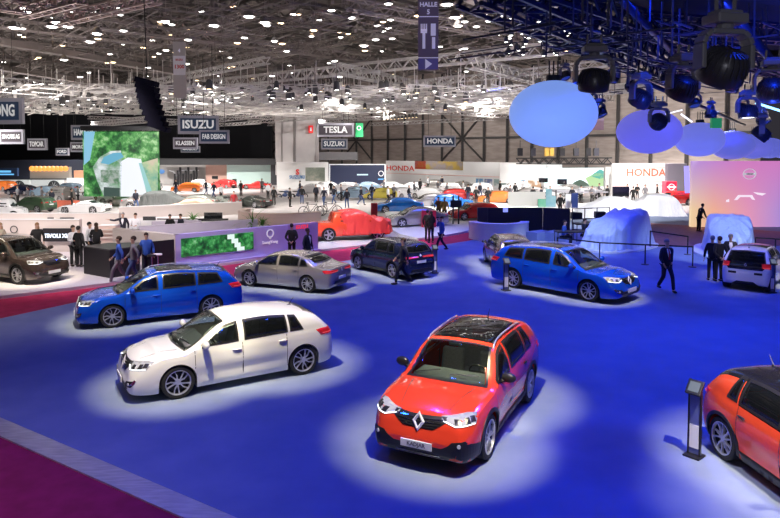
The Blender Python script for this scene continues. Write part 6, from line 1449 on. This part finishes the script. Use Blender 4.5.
# lighting bridge in front of the rear wall on the right
truss(A(518,161,70), A(612,161,62), .6, .06, .6, mat('truss_black', (.04,.04,.045), .5), 'black lighting bridge above the landscape screen'); 
for i, x in enumerate((520,533,547,551,562,576,588,596)):
    p = A(x, 152, 66); t = MB(); t.box((p.x,66,p.z), (.5,.4,.8)); t.bar((p.x,66,p.z), (p.x,66,p.z+1.2), .06); tag(t.build('stage_lamp', [SATIN, HEADM, mat('amber_box', (.5,.3,.05), .5)][2 if i in (2,3) else i % 2]), 'boxy lamp standing on the black lighting bridge', 'lamp', 'boxy lamps on the black lighting bridge') if i not in (2,3) else tag(t.build('stage_lamp', mat('amber_box', (.5,.3,.05), .5)), 'amber boxy lamp on the black lighting bridge', 'lamp', 'amber boxy lamps on the bridge')
truss(A(84,130,58.4), A(158,130,58.4), .5, .05, .5, SATIN, 'black truss along the top of the giant screen')
# ---------------------------------------------------------------- lit balloons
def balloon(px, py, hw_, hh, d, col, lab, es):
    es *= .75
    p = A(px, py, d); a = hw_*d/FPX; c_ = hh*d/FPX; t = thing('lit_balloon', lab, 'balloon', p); mb = MB(); mb.ball((0,0,0), (a,a,c_), 40, 24); mb.build('envelope', mat('balloon_%d' % px, tuple(v*.6 for v in col), .55, emit=col, es=es), t, smooth=True)
    mb = MB(); mb.tube((0,0,c_*.98), (0,0,c_+.14), .2, 12); cp = mb.build('mount', BLACK, t); mb = MB()
    for k in (-1,0,1): mb.tube((.12*k,0,c_+.1), (.12*k,0,c_+.55), .02, 6); 
    mb.build('hanger', SATIN, cp); return t
balloon(553,114,43,33, 18, (.24,.40,1.), 'largest lit balloon, pale blue, left end of the row', .98)
balloon(649,131.5,31,22, 25.5, (.19,.19,.95), 'second balloon from the left, violet blue', .8); balloon(699.5,139.5,23.5,17, 33, (.22,.26,.98), 'third balloon in the row, slightly paler blue', .8)
for px, hw_, d, lab in ((732,21,40,'fourth balloon in the row, behind the paler blue one'), (753,18,47,'fifth balloon in the row'), (769,15,55,'sixth balloon in the row, before the last one'), (783,13,62,'last balloon, cut by the right picture edge')):
    balloon(px, 145+(d-40)*.2, hw_, hw_*.68, d, (.18,.21,.92), lab, .75)
# ---------------------------------------------------------------- light
SC = bpy.context.scene
def spot(name, loc, to, e, col, ang, blend=.6, r=.15):
    l = bpy.data.lights.new(name, 'SPOT'); l.energy = e; l.color = col; l.spot_size = R(ang); l.spot_blend = blend; l.shadow_soft_size = r
    o = bpy.data.objects.new(name, l); COL.objects.link(o); o.location = loc; o.rotation_euler = (V(to)-V(loc)).to_track_quat('-Z', 'Y').to_euler(); return o
def area(name, loc, to, sx, sy, e, col, spread=180):
    l = bpy.data.lights.new(name, 'AREA'); l.shape = 'RECTANGLE'; l.size = sx; l.size_y = sy; l.energy = e; l.color = col; l.spread = R(spread)
    o = bpy.data.objects.new(name, l); COL.objects.link(o); o.location = loc; o.rotation_euler = (V(to)-V(loc)).to_track_quat('-Z', 'Y').to_euler(); return o
BL = (.006, .045, 1.0)
for x in (-6, 0, 6, 12, 19):
    for y in (7, 14, 21, 29, 37):
        if x < -2 and y > 30: continue
        spot('blue_wash', (x, y+1, 9.5), (x, y, 0), 1400*(.62 if x < -1 else .72 if x < 3 else 1.5 if x < 15 else 1.0), BL, 95, .8, .2)
WC = (1., .87, .54)
for o in [o for o in bpy.data.objects if o.type == 'EMPTY' and o.get('category') == 'car' and o.location.y < 34]:
    x, y, _ = o.location
    a = o.rotation_euler.z; n = 2
    for k in (-1, 1):
        px_, py_ = x+cos(a)*1.1*k, y+sin(a)*1.1*k
        spot('car_spot', (px_+.8*k, py_-3.2, 7.9), (px_, py_-.1, .3), 4300 if y < 17 else 3900, WC, 29, .75, .10)
for k, (x, y, e) in enumerate([(-60,75,1), (-40,60,.6), (-20,55,.6), (-50,105,1.4), (-25,85,1.2), (-5,62,1), (0,80,1.2), (8,58,.9), (-12,108,1.4), (12,80,1.2), (22,62,.9), (-38,85,1.2), (-24,42,.25), (30,72,1), (-14,52,.3)]):
    spot('stand_light', (x, y-2, 11.0), (x, y+1, 0), 18500*e, (1., .96, .9), 120, .7, .4)
spot('blue_cloth_fill', (10, 26, 9), (9.5, 33, .5), 5000, (.6,.75,1), 32); spot('blue_cloth_fill', (15, 22, 9), (16, 31, .5), 5000, (.6,.75,1), 32)  # added fill spots that brighten the pale blue covers
spot('aisle_fill', (-9, 5, 9), (-8, 7, 0), 900, (1., .8, 1.), 80, .8, .3)  # added pinkish fill over the aisle carpet, no fixture of the hall
spot('aisle_fill', (-14, 20, 9), (-13, 21, 0), 900, (1., .85, .95), 80, .8, .3)
spot('aisle_fill', (-2, 33, 9), (-3, 32, 0), 1200, (1., .85, .95), 70, .8, .3)
for x, y in ((-40,70), (-10,70), (15,60), (-60,100), (-20,105), (5,40), (-25,40)):
    area('roof_fill', (x, y, 8.0), (x, y+.01, 30), 14, 14, 1050, (1., .90, .83))  # added upward fill panels that brighten the roof, unseen from below
w = bpy.data.worlds.new('world'); SC.world = w; w.use_nodes = True; w.node_tree.nodes['Background'].inputs[0].default_value = (.06,.055,.07,1); w.node_tree.nodes['Background'].inputs[1].default_value = .5
cd = bpy.data.cameras.new('camera'); cam = bpy.data.objects.new('camera', cd); COL.objects.link(cam); cam.location = (0,0,CAMZ); cam.rotation_euler = (pi/2-PITCH, 0, 0)
cd.sensor_width = 36; cd.lens = FPX/780*36; cd.shift_y = -(259-PY0)/780; cd.clip_end = 500; cd.clip_start = .05; SC.camera = cam
SC.view_settings.view_transform = 'Standard'; SC.view_settings.look = 'None'; SC.view_settings.gamma = 1; SC.view_settings.exposure = 0

for x, y in ((-22,22), (-13,23), (-26,30), (-17,30)): spot('stand_light', (x+2, y-1, 8.5), (x, y+6, .5), 3000, (1., .88, .84), 95, .7, .3)  # warm fill spots added because the cream walls came out dark
spot('stand_light', (-6, 24, 8.5), (-6, 29.5, .5), 1500, (.8,.7,1), 70, .7, .3)
spot('cloth_fill', (14, 36, 9), (13.5, 48, .8), 9000, (1,1,1), 55, .6, .3); spot('cloth_fill', (21, 38, 9), (20.5, 50, .8), 9000, (1,1,1), 50, .6, .3)  # fill spots added to whiten the white covers
spot('pickup_spot', (-2.5, 31, 9), (-1.5, 36.5, .8), 4500, (1,.97,.95), 60, .6, .3)
spot('rig_fill', (1, -3, 6.2), (9, 9, 6.6), 650, (.85,.85,1), 70, .8, .3)  # added fill from behind the camera to lift the dark stage rig

spot('banner_fill', (-4, 12, 8), (-10, 30, 10.2), 2500, (1,.95,.9), 25, .6, .3)  # added fill aimed at the beige banner
spot('wall_fill', (0, 84, 12), (-8, 97, 6), 9000, (1,.96,.93), 60, .6, .3)  # fill spots added to brighten the core pillar and rear wall
for x, y in ((12, 85), (2, 95), (22, 74), (28, 66)): spot('wall_fill', (x, y, 11), (x+9, y+9, 6), 4500, (1,.95,.9), 110, .8, .4)
spot('balloon_light', (3.0, 13.5, 3.6), (4.6, 18, 6.0), 180, (.5,.8,1), 50, .9, .3)  # added spot from below, gives the largest balloon its gradient

spot('rig_blue', (6, 10, 5.5), (7, 16, 9.5), 900, (.03,.08,1), 120, .8, .2); spot('rig_blue', (14, 18, 5.5), (14, 22, 9.5), 1100, (.03,.08,1), 120, .8, .2); spot('rig_blue', (10, 5, 4.5), (11, 9, 8), 500, (.03,.08,1), 110, .8, .2)

spot('car_spot', (2.2, 8.6, 8.0), (5.6, 8.8, .8), 1800, (1., .92, .8), 32, .8, .2)  # extra fill added for the visible side of the small crossover
